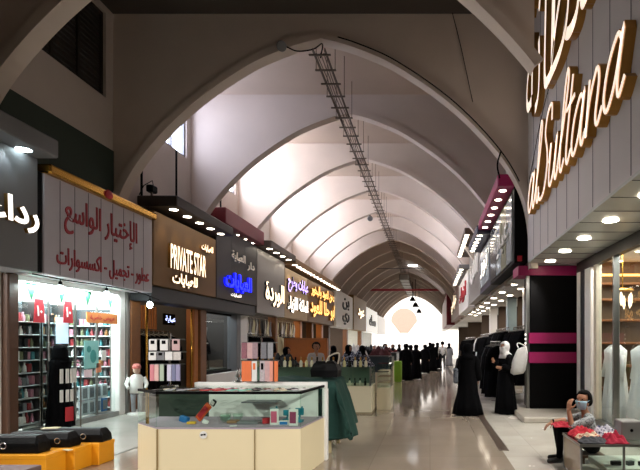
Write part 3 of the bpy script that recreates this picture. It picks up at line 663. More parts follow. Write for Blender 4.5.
# inside the showcase
def carton(label, loc, rz, w, d, h, m, m2=None, name='carton', group=None, cat='box', tilt=0):
    t = thing(name, label, cat, loc, rz, group)
    obj('box_body', MB().bbox(-w/2,w/2,-d/2,d/2,0,h,.006), m, t)
    if m2: obj('printed_front', MB().box(-w*.36,w*.36,-d/2-.003,-d/2+.001,h*.15,h*.85), m2, t)
    t.rotation_euler.y = tilt; return t
BLUEP = mat('blue_print', '#1f6fb0', .5); PINKP = mat('pink_print', '#cf5f7c', .5); ORP = mat('orange_print', '#d9561f', .5); TEALP = mat('teal_print', '#1d7f92', .5); YELP = mat('yellow_print', '#e5b53a', .5)
carton('white phone box with a pink front standing in the showcase', (-1.93,6.2,.623), 0, .1, .04, .2, WHITE, PINKP)
carton('white phone box with a rose flower front at the showcase corner', (-1.68,6.15,.623), -.1, .11, .04, .2, WHITE, mat('rose_print','#8f3a5a',.6,var=.5,scale=60))
carton('flat white box lying between the pink and rose phone boxes', (-1.81,6.22,.623), 0, .13, .09, .05, WHITE, BLUEP)
carton('orange packet leaning in the showcase by the angled end', (-2.98,6.42,.66), -.3, .09, .03, .26, ORP, RED, 'accessory_packet', None, 'packet', .75)
carton('blue packet lying beside the orange packet in the showcase', (-3.16,6.42,.625), -.3, .12, .06, .07, BLUEP, None, 'accessory_packet', None, 'packet', .25)
carton('yellow packet lying in front of the orange packet', (-2.99,6.27,.623), .2, .1, .06, .03, YELP, None, 'accessory_packet', None, 'packet')
carton('black and white packet on the tip of the orange packet', (-2.82,6.47,.83), -.3, .06, .03, .08, BLACK, WHITE, 'accessory_packet', None, 'packet', .6)
carton('small white packet beside the yellow packet', (-2.83,6.28,.623), .3, .07, .03, .05, WHITE, None, 'accessory_packet', None, 'packet', .4)
carton('low brown box at the middle of the showcase', (-2.5,6.35,.623), 0, .13, .1, .035, mat('brown_card','#8d6a4a',.6), None)
carton('crimson packet standing left of the pink phone box', (-2.06,6.3,.623), .3, .1, .05, .07, RED, None, 'accessory_packet', None, 'packet')
for i, (x, y, hh) in enumerate([(-2.03,6.5,.19),(-1.86,6.5,.16),(-1.68,6.42,.2)]):
    t = thing('teal_holder', ['teal phone holder behind the pink phone box','teal phone holder behind the flat white box','teal phone holder behind the rose phone box'][i], 'phone holder', (x,y,.623))
    obj('holder_base', MB().bbox(-.05,.05,-.05,.05,0,.03,.008), TEALP, t); obj('holder_arm', MB().tube([(0,0,.03),(.01,.01,hh*.6),(.04,0,hh)], .012, 8), TEALP, t)
    obj('holder_cradle', MB().bbox(-.045,.06,-.02,.01,hh*.45,hh*.9,.006), TEALP, t)
for i, (x, y) in enumerate([(-2.62,6.4),(-2.66,6.52),(-2.52,6.56)]):
    t = thing('glass_bowl', 'clear glass dish in the showcase under the round sticker, '+['front one','back one','one nearest the white shelf'][i], 'bowl', (x,y,.623))
    obj('bowl', MB().lathe([(.03,0),(.06,.03),(.07,.09),(.065,.09),(.05,.03),(.01,.01)], n=14), GLASSD, t, smooth=True)
carton('grey tray of chargers lying in the showcase', (-2.28,6.3,.623), 0, .26, .14, .03, GREY, None, 'tray', None, 'tray')
carton('small white card lying at the front of the showcase', (-2.4,6.1,.623), .2, .08, .05, .008, WHITE, None, 'price_card', None, 'card')
# racks of phone cases on the counter
def case_rack(label, loc, tiers, pole):
    t = thing('phone_case_rack', label, 'rack', loc)
    obj('pole', MB().lathe([(.11,0),(.11,.015),(.014,.02),(.014,pole)], n=12), CHROME, t)
    for z, w in tiers:
        obj('wire_tier', MB().box(-w/2,w/2,-.01,.01,z-.008,z+.008).box(-w/2,w/2,-.1,-.09,z-.008,z+.008).box(-w/2,-w/2+.01,-.1,.01,z-.008,z+.008).box(w/2-.01,w/2,-.1,.01,z-.008,z+.008), STEEL, t)
    return t
def hung(label, loc, w, h, m, m2=None, group=None, d=.018):
    t = thing('phone_case_pack', label, 'phone case pack', loc, 0, group)
    obj('pack', MB().bbox(-w/2,w/2,-d/2,d/2,-h,0,.005), m, t)
    if m2: obj('cutout', MB().bbox(-w*.25,w*.25,-d/2-.003,-d/2,-h*.42,-h*.1,.003), m2, t)
    return t
case_rack('white tiered rack of phone cases standing on the counter near the brown doorway', (-3.56,6.84,1.046), [(.3,.42),(.47,.46),(.64,.42)], .72)
PW = mat('pack_white','#e5e2df',.4,var=.04)
for i, (x, mm, nm) in enumerate([(-.17,PW,'white'),(-.02,PW,'white'),(.14,mat('pack_rose','#c7a6a6',.4),'pale rose')]):
    hung(f'{nm} phone case with camera hole, white rack top tier, {ORD[i]} along', (-3.56+x,6.73,1.686), .105, .15, mm, BLACK, 'cases on the white rack')
for i, (x, mm, nm) in enumerate([(-.17,PW,'white'),(-.06,GREY,'grey'),(.05,PW,'white'),(.16,mat('pack_marble','#cfc7c2',.4,var=.4,scale=30),'marbled')]):
    hung(f'{nm} boxed case on the white rack middle tier, {ORD[i]} from the brass bar', (-3.56+x,6.72,1.516), .1, .11, mm, BLACK if i in (0,1) else None, 'cases on the white rack')
for i, (x, mm, nm) in enumerate([(-.18,mat('case_rose','#d98a92',.4),'rose pink'),(-.12,mat('case_blush','#e2b9b3',.4),'blush pink'),(-.05,mat('case_sage','#b3c0ad',.4),'sage green'),(.05,mat('case_lilac','#cfcadd',.4),'pale lilac'),(.11,mat('case_slate','#7d7f9c',.4),'slate blue'),(.17,mat('case_violet','#9d97b8',.4),'violet grey')]):
    hung(f'{nm} phone case hanging on the bottom tier of the white rack', (-3.56+x,6.73,1.346), .055, .22, mm, None, 'cases on the white rack')
case_rack('chrome rack with orange and pink phone case packs on the white counter edge', (-2.36,7.0,1.092), [(.3,.5),(.55,.46)], .62)
OP = mat('pack_orange','#e87a4a',.4); PK = mat('pack_pinkgrey','#c9a3a3',.4,var=.2,scale=20)
for i, (x, mm, nm, c) in enumerate([(-.2,OP,'orange',None),(-.135,OP,'orange',None),(-.06,PW,'white',OP),(.05,mat('pack_greyprint','#b9adb0',.5,var=.4,scale=30),'grey printed',BLACK),(.12,PK,'pinkish',None),(.185,mat('pack_salmon','#e59a86',.4),'salmon',None),(.23,OP,'orange edged',None)]):
    hung(f'{nm} pack on the lower tier of the chrome rack, {ORD[i]} from the white pillar', (-2.36+x,6.89,1.387), .07, .28, mm, c, 'packs on the chrome rack')
for i, (x, mm, nm) in enumerate([(-.2,mat('pack_redgrey','#8d5a64',.5,var=.6,scale=40),'red and grey printed'),(-.12,PK,'pinkish'),(-.05,mat('pack_dusk','#9c8288',.5,var=.4,scale=30),'dusky printed'),(.07,mat('pack_greydark','#77757a',.5,var=.3,scale=30),'dark grey'),(.16,mat('pack_greylight','#8f8d90',.5,var=.3,scale=30),'light grey')]):
    hung(f'{nm} pack hanging on the upper tier of the chrome rack', (-2.36+x,6.89,1.64), .075, .22, mm, None, 'packs on the chrome rack')
t = thing('ring_stand', 'small chrome figure-shaped stand on the white counter edge', 'stand', (-2.68,7.0,1.092))
obj('foot', MB().lathe([(.07,0),(.07,.015),(.02,.03)], n=14), CHROME, t); obj('figure', MB().lathe([(.02,.03),(.05,.08),(.02,.13),(.03,.16),(.004,.2)], n=14), CHROME, t, smooth=True)
# bottle counter
T = thing('display_counter', 'cream counter with a glass case holding rows of perfume bottles', 'counter', (-2.7,11.9,0))
wobj('base', MB().bbox(-4.3,-1.34,11.45,12.4,0,.64,.01), BEIGE2, T)
wobj('plinth_line', MB().box(-4.3,-1.33,11.44,12.41,.0,.04), mat('plinth','#8e8062',.6), T)
wobj('glass_front', B(-4.28,-1.36,11.46,11.472,.64,1.06), GLASSD, T)
wobj('glass_side', B(-1.37,-1.358,11.475,12.38,.64,1.06), GLASSD, T)
wobj('glass_top', B(-4.3,-1.34,11.45,12.4,1.06,1.075), GLASSD, T)
wobj('back_panel', B(-4.28,-1.36,12.36,12.38,.64,1.06), mat('sage_panel','#6f8276',.5), T)
wobj('corner_post', B(-1.39,-1.35,11.46,11.49,.64,1.06), STEEL, T)
bott = MB().lathe([(.028,0),(.034,.01),(.034,.11),(.014,.135),(.012,.15)], n=10); cap = MB().lathe([(.018,.145),(.018,.2),(.008,.21)], n=10)
BOT = {}
for nm, h in (('pale yellow','#d8cf9a'),('cream','#e6e0c8'),('black','#121212'),('olive green','#8a9468'),('amber','#b58a3c')):
    BOT[nm] = bott.mesh('bottle', mat('scent_'+nm.replace(' ', '_'), h, .2, var=.05), True)
CAPG = cap.mesh('cap', GOLD, True); CAPK = cap.mesh('cap', BLACK, True)
def bottle(nm, loc, label, group, capm, s=1.):
    t = thing('perfume_bottle', label, 'bottle', loc, 0, group); link('glass_body', BOT[nm], t); link('cap', capm, t); t.scale = (s,s,s); return t
cyc = ['olive green','olive green','olive green','amber','cream','black','cream','pale yellow','black','cream','pale yellow','cream','black','pale yellow','cream','cream','black','pale yellow','black','cream','pale yellow','cream']
for i, nm in enumerate(cyc):
    bottle(nm, (-1.48-.125*(len(cyc)-1-i), 11.55, 1.076), f'{nm} perfume bottle on top of the bottle counter, {ORD[len(cyc)-1-i]} from the aisle end', 'bottles on top of the bottle counter', CAPG if nm != 'black' else CAPK, 1.1)
for i in range(14):
    nm = ('black','cream')[i % 2]
    bottle(nm, (-1.5-.12*i, 11.58, .641), f'{nm} bottle inside the case of the bottle counter, {ORD[i]} from the aisle end', 'bottles inside the bottle counter', CAPK, .85)
t = thing('display_cabinet', 'narrow glass cabinet on a cream base beside the bottle counter', 'cabinet', (-1.15,12.4,0))
obj('base', MB().bbox(-.14,.2,-.3,.5,0,.55,.01), BEIGE2, t); obj('glass_case', B(-.13,.19,-.29,.49,.55,1.12), GLASSD, t)
for i in range(3): obj('shelf', B(-.12,.18,-.28,.48,.66+.14*i,.67+.14*i), mat('shelf_tan','#a08a6a',.5), t)
def simple_counter(label, x0, x1, y0, y1, h, m, topm, th=.3):
    t = thing('display_counter', label, 'counter', ((x0+x1)/2,(y0+y1)/2,0))
    wobj('base', MB().bbox(x0,x1,y0,y1,0,h,.01), m, t); wobj('glass_case', MB().bbox(x0+.01,x1-.01,y0+.01,y1-.01,h,h+th,.01), topm, t)
    wobj('rim', MB().bbox(x0,x1,y0,y1,h+th,h+th+.03,.008), GREYD, t); return t
BLUEG = mat('blue_grey_case','#3d4b52',.25)
simple_counter('cream counter with a blue-grey case further along the aisle', -2.9, -1.35, 16.3, 17.6, .66, BEIGE2, BLUEG, .5)
simple_counter('cream counter beyond the blue-grey case, partly behind it', -3.2, -1.45, 19, 20.2, .7, BEIGE2, mat('dark_case','#2a3030',.3), .35)
simple_counter('far cream counter near the group in black', -3.4, -1.6, 24, 26, .75, BEIGE2, MC['dark_case'], .35)
tag(obj('display_post', MB().bbox(-.05,.05,-.05,.05,0,1.02,.01), WHITE, loc=(-1.52,18.6,0)), 'slim white post beside the bright green panel', 'post')
tag(obj('shopping_bag', MB().bbox(-.15,.15,-.2,.2,0,.86,.03), mat('lime_green','#79a52c',.5), loc=(-1.32,20.7,0)), 'bright lime green bag standing by the group in black', 'bag')
# green cloth draped over the second counter end
T = thing('draped_counter', 'small table hidden under a dark green cloth behind the cream counter', 'table', (-1.7,7.75,0))
obj('tabletop', MB().bbox(-.75,.28,-.35,.5,.98,1.02,.01), WOODD, T)
for sx in (-.68,.2):
    for sy in (-.28,.42): obj('leg', MB().box(sx-.025,sx+.025,sy-.025,sy+.025,0,.98), mat('leg_cream','#cbb98e',.5), T)
m = MB(); NX, NY = 44, 40
def clothp(u, v):
    ux = -.8+1.85*u; vy = -1.25+1.75*v
    dx = max(0, ux-.28); dy = max(0, -.38-vy); d = min(max(dx, dy)*1.12, .86+.06*math.sin(ux*7)-.18*abs(math.sin(vy*3)))
    x = min(ux, .3)+.3*d*min(1, dx*3+max(0, ux)*.8)+.03*math.sin(vy*13)*min(1, dx*4)
    y = max(vy, -.4)-.1*d-.045*math.sin(ux*15+1)*min(1, dy*4)
    return x, y, 1.075+.03*math.sin(ux*9+vy*7)*math.sin(vy*11)*(1 if d < .05 else .3)-d
m.add([clothp(i/NX, j/NY) for j in range(NY+1) for i in range(NX+1)], [(j*(NX+1)+i, j*(NX+1)+i+1, (j+1)*(NX+1)+i+1, (j+1)*(NX+1)+i) for j in range(NY) for i in range(NX)])
c = obj('green_cloth', m, GREENC, None, (-1.7,7.75,0), smooth=True); md = c.modifiers.new('thick', 'SOLIDIFY'); md.thickness = .008
tag(c, 'dark green cloth bunched over the table and hanging to the aisle', 'cloth')
t = thing('handbag', 'dark handbag with a pale handle lying on the green cloth', 'bag', (-1.62,7.75,1.115))
obj('bag_body', MB().loft([[(x*k,y*k2,z) for x, y in ((-.2,-.1),(.2,-.1),(.22,.1),(-.2,.1))] for k, k2, z in ((1,1,0),(1.05,1.1,.1),(.85,.7,.2),(.6,.3,.24))]), BLACKL, t)
obj('handle', MB().tube(catmull([Vector(p) for p in ((.0,-.03,.2),(.08,-.06,.32),(.22,-.06,.36),(.2,-.03,.2))], 5), .012, 8), mat('handle_tan','#a79c8c',.4), t)

# ------------------------------------------------------------------ perfume and accessory shop window
t = thing('glazed_facade', 'glazed window of the perfume shop under the mauve sign', 'shop front', (XL,9.9,0))
wobj('sill', MB().bbox(XL-.08, XL+.1, 8.51, 11.27, 0, .1, .01), STEEL, t)
wobj('header', MB().bbox(XL-.05, XL+.1, 8.51, 11.27, 2.72, 2.8, .01), WHITE, t)
for y in (9.3, 10.0, 10.65): wobj('mullion', MB().bbox(XL-.02, XL+.02, y-.02, y+.02, .1, 2.72, .005), STEEL, t)
for a, b in ((8.5,9.28),(9.32,9.98),(10.02,10.63),(10.67,11.27)): wobj('glass_pane', B(XL-.006, XL+.006, a, b, .1, 2.72), GLASSS, t)
PCOL = [('white','#e4e2de'),('black','#17171a'),('rose','#b5798a'),('amber','#9c6a3c'),('teal','#3f7f86'),('grey','#7c7f84'),('red','#8e2f34'),('olive','#6d7154')]
PMAT = {n: mat('pack_shelf_'+n, h, .45, var=.2, scale=30) for n, h in PCOL}
PME = {}
for n, h in PCOL:
    PME[n] = [MB().bbox(-.05,.05,-.035,.035,0,.15,.006).mesh('carton', PMAT[n]), MB().lathe([(.035,0),(.04,.02),(.035,.1),(.015,.13),(.018,.17)], n=10).mesh('flacon', PMAT[n], True)]
def shelf_unit(lab, short, x, yc, L, zs, per, rz=0, rng=1, w=.32):
    t = thing('shelving_unit', lab, 'shelving', (x,yc,0), rz)
    obj('back_panel', B(-w-.02,-w,-L/2,L/2,.05,2.4), mat('shelf_back_grey','#4a4f54',.5), t)
    for s in (-1, 1): obj('upright', MB().box(-w,0,s*L/2-.012,s*L/2+.012,0,2.4), STEEL, t)
    rnd = random.Random(rng); ca, sa = math.cos(rz), math.sin(rz)
    for k, z in enumerate(zs):
        obj('shelf', MB().bbox(-w,.0,-L/2,L/2,z-.02,z,.004), mat('shelf_pale','#b5b8b8',.3), t)
        for i in range(per):
            n = rnd.choice(PCOL)[0]; kind = rnd.randint(0,1)
            lx, ly = -.09-.05*rnd.random(), -L/2+.07+(L-.14)*i/(per-1)
            o = link(('boxed_cosmetic','cosmetic_bottle')[kind], PME[n][kind], None, (x+lx*ca-ly*sa, yc+lx*sa+ly*ca, z), rz+PI/2+rnd.uniform(-.15,.15))
            q = .85+.25*rnd.random(); o.scale = (min(q, .9*(L-.1)/(per*.1)),q,q)
            tag(o, f"{n} {('carton','bottle')[kind]}, {ORD[i]} along {ORD[k]} shelf from the floor, {short}", ('box','bottle')[kind], f'goods on the shelves, {short}')
ZS = [.18,.41,.64,.87,1.10,1.33,1.56,1.79,2.02]
shelf_unit('pale glass shelving of cosmetics next to the reddish brown door post', 'unit by the door post', XL-.12, 8.89, .74, ZS, 8, rng=3)
shelf_unit('pale glass shelving of cosmetics behind the black gown on a stand', 'unit behind the black gown', XL-.12, 9.65, .66, ZS, 7, rng=4)
shelf_unit('shelving across the end wall of the perfume shop behind the white boxes', 'unit behind the white boxes', XL-.62, 11.3, 1.0, ZS, 9, -PI/2, rng=5)
t = thing('shelving_unit', 'tall white shelving across the back of the perfume shop', 'shelving', (-9.9,9.9,0))
wobj('back_panel', B(-10.05,-10.0,8.5,11.6,.1,2.6), WHITE, t)
for z in (.6,1.1,1.6,2.1): wobj('shelf', B(-10,-9.6,8.5,11.6,z,z+.03), WHITE, t)
t = thing('poster', 'teal poster fixed inside the glass of the perfume shop', 'poster', (XL+.02,10.45,1.1))
obj('sheet', B(0,.008,-.22,.22,0,.58), mat('teal_poster','#8cc4c0',.5,var=.12), t)
obj('print', MB().ell((.009,.05,.25), (.003,.1,.14)).ell((.009,-.08,.4),(.003,.07,.07)), mat('teal_dark','#3f8f8c',.5), t)
tag(obj('price_card', B(0,.008,-.07,.07,0,.22), WHITE, loc=(XL+.02,10.85,1.25)), 'small white card beside the teal poster', 'card')
tag(obj('price_card', B(0,.008,-.12,.12,0,.16), mat('pale_pink','#e6cbd3',.5), loc=(XL+.02,10.35,.92)), 'pale pink card below the teal poster', 'card')
tag(obj('price_card', B(0,.008,-.08,.08,0,.2), mat('orange_pale','#d98a6a',.5), loc=(XL+.02,10.68,1.0)), 'orange card beside the pale pink card', 'card')
tag(obj('light_sheet', B(0,.008,-.16,.16,0,.5), mat('pale_blue_sheet','#cfe6f4',.5,emit=.5), loc=(XL+.02,9.62,1.62)), 'pale blue sheet on the glass above the black gown', 'poster')
for i in range(4):
    for j in range(2):
        y = 10.38+.21*i; blue = (i == 3 and j == 0)
        o = carton(f"{'blue' if blue else 'white'} boxed item, {ORD[i]} from the black gown in the {('bottom','top')[j]} row inside the window", (XL-.1,y,.13+.31*j), PI/2, .18, .08, .29, BLUEP if blue else mat('pale_box','#c9d3da',.5), mat('grey_print','#6d767d',.5,var=.5,scale=40), 'gift_box', 'boxes in two rows in the perfume shop window')
NUM = arab('١٠')
def pennant(lab, y, z, w=.26, h=.42):
    t = thing('price_banner', lab, 'banner', (XL+.06,y,z))
    obj('cloth', MB().prism([(-w/2,0),(w/2,0),(w*.36,h),(-w*.36,h)], 0, .01), RED, t).rotation_euler = (PI/2,0,PI/2)
    lettering('number', '١٠', w*.5, h*.45, .006, '+x', (.012,0,h*.5), WHITE, WHITE, t)
pennant('red hanging price banner with white numerals nearer the brown door post', 9.0, 2.0)
pennant('red hanging price banner with white numerals above the black gown', 9.72, 2.02)
t = thing('hanging_sign', 'orange sign strip hung inside the perfume shop window', 'sign', (XL+.05,10.75,2.05))
obj('strip', B(0,.02,-.5,.5,0,.22), mat('orange_sign','#c4773e',.5,emit=.15), t)
lettering('print', arab('عروض خاصة'), .8, .12, .004, '+x', (.02,0,.11), RED, RED, t)
for i in range(7):
    c = ('green','white')[i % 2]; y = 8.75+.36*i
    tag(obj('pennant', MB().prism([(-.12,0),(.12,0),(0,-.3)], 0, .008), mat('flag_green','#1f6a4c',.7) if c == 'green' else mat('flag_white','#e2eee8',.7), loc=(XL+.12,y,2.68)), f'{c} bunting flag over the perfume shop window, {ORD[i]} from the door post', 'bunting', 'bunting flags over the perfume shop window').rotation_euler = (PI/2,0,PI/2)
cable('dark string of lamps along the foot of the mauve sign', [(XF-.1,8.3,2.78),(XF+.03,9.0,2.75),(XF+.03,10,2.77),(XF+.03,11,2.76),(XF-.0,12.0,2.66)], .012)
for i, (y, z) in enumerate([(8.75,2.5),(10.0,2.52),(11.55,2.44)]):
    t = thing('light_bulb', ['bright bare bulb under the mauve sign nearest the door post','bright bare bulb under the middle of the mauve sign','bright bare bulb under the far end of the mauve sign, before the brown shop'][i], 'bulb', (XF+.03,y,z))
    obj('bulb_glass', MB().ell((0,0,.07), (.06,.06,.08)), BULB, t, smooth=True); obj('socket', MB().lathe([(.03,.14),(.03,.2),(.008,.22),(.008,.26)], n=8), BLACK, t)
for i, y in enumerate((8.95, 9.8, 10.75)):
    t = thing('tube_light', f'white tube light over the perfume shop window, {ORD[i]} from the door post', 'lamp', (-7.02,y,2.69))
    obj('tube', MB().tube([(0,-.36,0),(0,.36,0)], .016, 8), TUBE, t); obj('tube_holder', MB().box(-.025,.025,-.38,.38,.012,.028), WHITE, t)
    area('shop_light', (-6.98,y,2.66), (0,math.radians(38),0), .2, .8, 40, (.82,1,1))
area('shop_light', (-7.3,9.9,2.72), (0,0,0), .25, 2.6, 60, (.82,1,1))
# black gown stand in front of the glass
t = thing('gown_stand', 'black hooded gown on a wheeled stand with rows of white tags', 'mannequin', (-6.84,9.25,0), -.2+PI/2)
g = obj('gown', gown(.46, 1.3, .34, seed=3, waist=.85), BLACKC, t, (0,0,.08), smooth=True)
obj('hood', MB().lathe([(.16,1.28),(.13,1.38),(.125,1.5),(.1,1.58),(.01,1.6)], n=14), BLACKC, t, smooth=True)
for r, (z, n) in enumerate(((1.0,4),(.66,3))):
    for i in range(n): obj('white_tag', MB().bbox(-.028,.028,-.012,.012,0,.26 if r == 0 else .22,.004), WHITEC, t, (-.17+.09*i, -.26+.03*abs(i-1.5), z-.1))
obj('red_tag', MB().bbox(-.08,.08,-.012,.012,0,.26,.006), RED, t, (-.03,-.235,.2))
obj('rack_frame', MB().tube([(.2,-.24,.06),(.2,-.24,1.2),(.3,-.1,1.26),(.3,.1,1.26),(.2,.24,1.2),(.2,.24,.06)], .012, 8).tube([(.2,-.24,.06),(-.25,-.24,.06)], .012, 8).tube([(.2,.24,.06),(-.25,.24,.06)], .012, 8), STEELD, t)
for x, y in ((.2,-.24),(-.25,-.24),(.2,.24),(-.25,.24)): obj('caster', MB().lathe([(.008,.0),(.03,.015),(.03,.045),(.008,.06)], n=10), BLACK, t, (x,y,0))
# child mannequin at the brown shop door
t = thing('child_mannequin', 'child mannequin in white clothes and a red cap beside the brown door post', 'mannequin', (-6.72,11.45,.06), .6)
m = MB()
for s in (-1, 1): m.tube([(s*.06,0,0),(s*.065,.0,.25),(s*.06,0,.48)], [.045,.05,.07], 10)
obj('trousers', m, GREYC, t, smooth=True)
m = MB().loft([[(w*math.cos(a*PI/8), d*math.sin(a*PI/8), z) for a in range(16)] for w, d, z in ((.14,.1,.42),(.13,.095,.6),(.15,.095,.76),(.1,.07,.83),(.04,.04,.86))])
for s in (-1, 1): m.tube([(s*.14,0,.78),(s*.2,-.02,.62),(s*.17,-.16,.55)], [.05,.045,.035], 8)
obj('white_top', m, WHITEC, t, smooth=True)
obj('head', MB().ell((0,-.01,.96), (.075,.09,.105)).ell((0,-.1,.95),(.012,.02,.015)), mat('mannequin_skin','#cfae9a',.5), t, smooth=True)
obj('cap', MB().lathe([(.092,.98),(.09,1.04),(.06,1.09),(.005,1.1)], n=14).bbox(-.06,.06,-.17,-.06,.985,1.0,.004), mat('cap_red','#b56a62',.8), t, smooth=True)
obj('mannequin_base', MB().lathe([(.18,-.06),(.18,-.03),(.02,-.02),(.02,.05)], n=16), WHITE, t)
# slatted head panel and neon in the brown shop
t = thing('slat_screen', 'orange brown slatted screen hung high inside the brown shop doorway', 'screen', (-7.6,13,2.0))
for i in range(16): obj('slat', MB().bbox(-.02,.02,-.03,.03,0,.62,.006), WOODO, t, (0,-1.1+.13*i,0))
t = thing('neon_sign', 'small blue-white neon word in the brown shop doorway', 'sign', (-7.5,14.4,2.3))
lettering('neon_word', arab('عباية'), .55, .2, .03, '+x', (0,0,0), mat('neon','#dfe6ff',.4,emit=3,ecol='#b8c4ff'), NAVY, t)
obj('neon_backing', B(-.03,-.002,-.32,.32,-.16,.16), BLACK, t)

# ------------------------------------------------------------------ garments on rails
hang = MB().tube([(0,0,0),(.02,0,.05),(.0,0,.09),(-.03,0,.07)], .006, 6).tube([(-.19,0,-.07),(0,0,0),(.19,0,-.07)], .008, 6).mesh('hanger', STEEL)
def robe(w, h, seed):
    m = MB(); rnd = random.Random(seed); R = []; n = 20; ph = rnd.random()*6
    for z, fw, dd in ((-h,1.0,.11),(-h*.7,.9,.1),(-h*.4,.78,.085),(-.2,.74,.075),(-.1,.66,.07),(-.055,.3,.05),(-.04,.15,.04)):
        R.append([(w/2*fw*(1+.06*math.sin(5*a*2*PI/n+ph))*math.cos(a*2*PI/n), dd*(1+.3*math.sin(4*a*2*PI/n+ph))*math.sin(a*2*PI/n), z) for a in range(n)])
    m.loft(R)
    for s in (-1, 1): m.tube([(s*w*.3,0,-.12),(s*w*.44,.01,-.4),(s*w*.46,.02,-.72)], [.07,.085,.1], 8)
    return m
ROBE_B = [robe(.72, 1.42+.06*i, i).mesh('robe', BLACKC, True) for i in range(3)]
ROBE_O = {'cream': robe(.66,1.3,7).mesh('robe', CREAM, True), 'charcoal': robe(.7,1.4,8).mesh('robe', CHAR, True), 'grey': robe(.7,1.45,9).mesh('robe', GREYC, True), 'white': robe(.7,1.4,10).mesh('robe', WHITEC, True)}
def rail(lab, short, x, y0, y1, z, n, facing, cols=None, grp=None, tilt=.25):
    t = thing('clothes_rail', lab, 'clothes rail', (x,(y0+y1)/2,0)); L = (y1-y0)/2
    obj('rail_bar', MB().tube([(0,-L,z),(0,L,z)], .016, 8), CHROME, t)
    for s in (-1, 1):
        obj('upright', MB().lathe([(.018,0.03),(.018,z)], (0,s*L,0), 8), CHROME, t); obj('rail_foot', MB().bbox(-.25,.25,s*L-.02,s*L+.02,0,.04,.01), CHROME, t)
    for i in range(n):
        c = (cols[i] if cols else 'black'); y = y0+.12+(y1-y0-.24)*i/max(1, n-1)
        g = thing('hanging_abaya', f'{c} abaya on {short}, {ORD[i]} from its near end', 'abaya', (x,y,z-.075), facing+random.Random(i*7+int(y0)).uniform(-tilt,tilt), grp or f'abayas on {short}')
        link('robe', ROBE_B[i % 3] if c == 'black' else ROBE_O[c], g); link('hanger', hang, g)
rail('chrome rail packed with black abayas next to the black shop corner', 'the rail beside the black shop corner', 2.62, 12.75, 15.6, 2.1, 11, 0)
rail('chrome rail of black abayas under the navy board', 'the rail under the navy board', 2.55, 16.2, 19.2, 2.12, 11, 0, ['black']*6+['charcoal']+['black']*4)
rail('chrome rail of black abayas under the high brown canopy', 'the rail under the high brown canopy', 2.5, 19.9, 24.6, 2.0, 12, 0, ['black']*9+['grey','white','black'])
rail('chrome rail of black abayas under the long white board', 'the rail under the long white board', 2.3, 25.5, 32, 1.9, 12, 0)
rail('low rail of dark abayas pulled out into the aisle beside the magenta stripes', 'the low rail by the magenta stripes', 1.95, 13.9, 16.0, 1.66, 7, .1, ['black','charcoal','black','black','charcoal','black','black'])
rail('rail of black abayas inside the brown shop doorway', 'the rail inside the brown shop', -7.55, 12.3, 14.5, 1.95, 9, 0)
rail('rail of black abayas before the silver sign shop', 'the rail under the silver sign', -7.0, 19.2, 21.6, 1.98, 10, 0)
rail('rail with a cream and dark abayas under the violet sign', 'the rail under the violet sign', -7.0, 22.7, 25.5, 2.0, 8, 0, ['cream','cream','charcoal','black','black','black','charcoal','black'])
rail('rail of black abayas deep inside the dark show window', 'the rail inside the dark window', -8.45, 15.7, 18.4, 2.0, 8, 0, ['black','grey','black','black','charcoal','black','black','black'])
SC = {'white': WHITEC, 'cream': CREAM, 'grey': GREYC, 'tan': mat('tan_cloth','#8a6a4a',.9,var=.2,scale=20), 'charcoal': CHAR}
def shawl(seed):
    m = MB(); n = 14
    return m.loft([[(.012*math.cos(a*2*PI/n)*(1+2*k)+.02*math.sin(k*5+seed), (.05+.07*k)*math.sin(a*2*PI/n)*(1+.2*math.sin(3*a+seed)), -.05-.65*k) for a in range(n)] for k in (0,.1,.3,.6,.85,1)]).tube([(0,0,-.06),(0,0,0),(.0,.02,.03)], .006, 6)
SHW = {c: shawl(i).mesh('shawl', SC[c], True) for i, c in enumerate(SC)}
t = thing('ceiling_rail', 'slim chrome rail of shawls high across the shops under the silver and violet signs', 'rail', (XL+.05,22.6,2.62))
obj('rail_bar', MB().tube([(0,-3.5,0),(0,3.6,0)], .014, 8), CHROME, t)
for y in (-3.4,0,3.5): obj('rail_hanger', MB().box(-.008,.008,y-.008,y+.008,0,.13), CHROME, t)
seq2 = ['white','grey','cream','white','tan','charcoal','white','cream','grey','tan','white','cream','charcoal','white','grey','cream','tan','white','cream','white']
for i, c in enumerate(seq2):
    tag(link('hanging_shawl', SHW[c], None, (XL+.05,19.3+.35*i,2.585), .2*math.sin(i*2.3)), f'{c} shawl hung on the slim high rail, {ORD[i]} from the wide white pillar', 'shawl', 'shawls on the slim high rail')
# dark show window with a black abaya on a form
t = thing('glazed_facade', 'dark framed show window under the blue-lettered sign', 'shop front', (XL,16.6,0))
wobj('white_sill', MB().bbox(XL-.1, XL+.25, 15.45, 17.75, .0, .62, .02), WHITE, t)
wobj('dark_ledge', MB().bbox(XL-.9, XL-.1, 15.45, 17.75, .62, .75, .02), GREENW, t)
wobj('glass_pane', B(XL, XL+.012, 15.45, 17.75, .75, 2.62), GLASSS, t)
wobj('frame', MB().bbox(XL-.03, XL+.05, 15.45, 17.75, .62, .7, .005).bbox(XL-.03,XL+.05,15.45,17.75,2.56,2.62,.005), BLACK, t)
t = mannequin('black open abaya with a pale collar on a form in the dark show window', (XL-.5,16.5,.76), PI/2, BLACKC, 1.6, .62)
obj('collar', MB().prism([(-.1,1.38),(.1,1.38),(.03,1.08),(-.03,1.08)], -.005, .005), WHITEC, t, (0,-.2,0)).rotation_euler = (PI/2,0,0)
obj('belt_tag', MB().bbox(-.07,.07,-.255,-.245,.83,.87,.002), WHITEC, t)
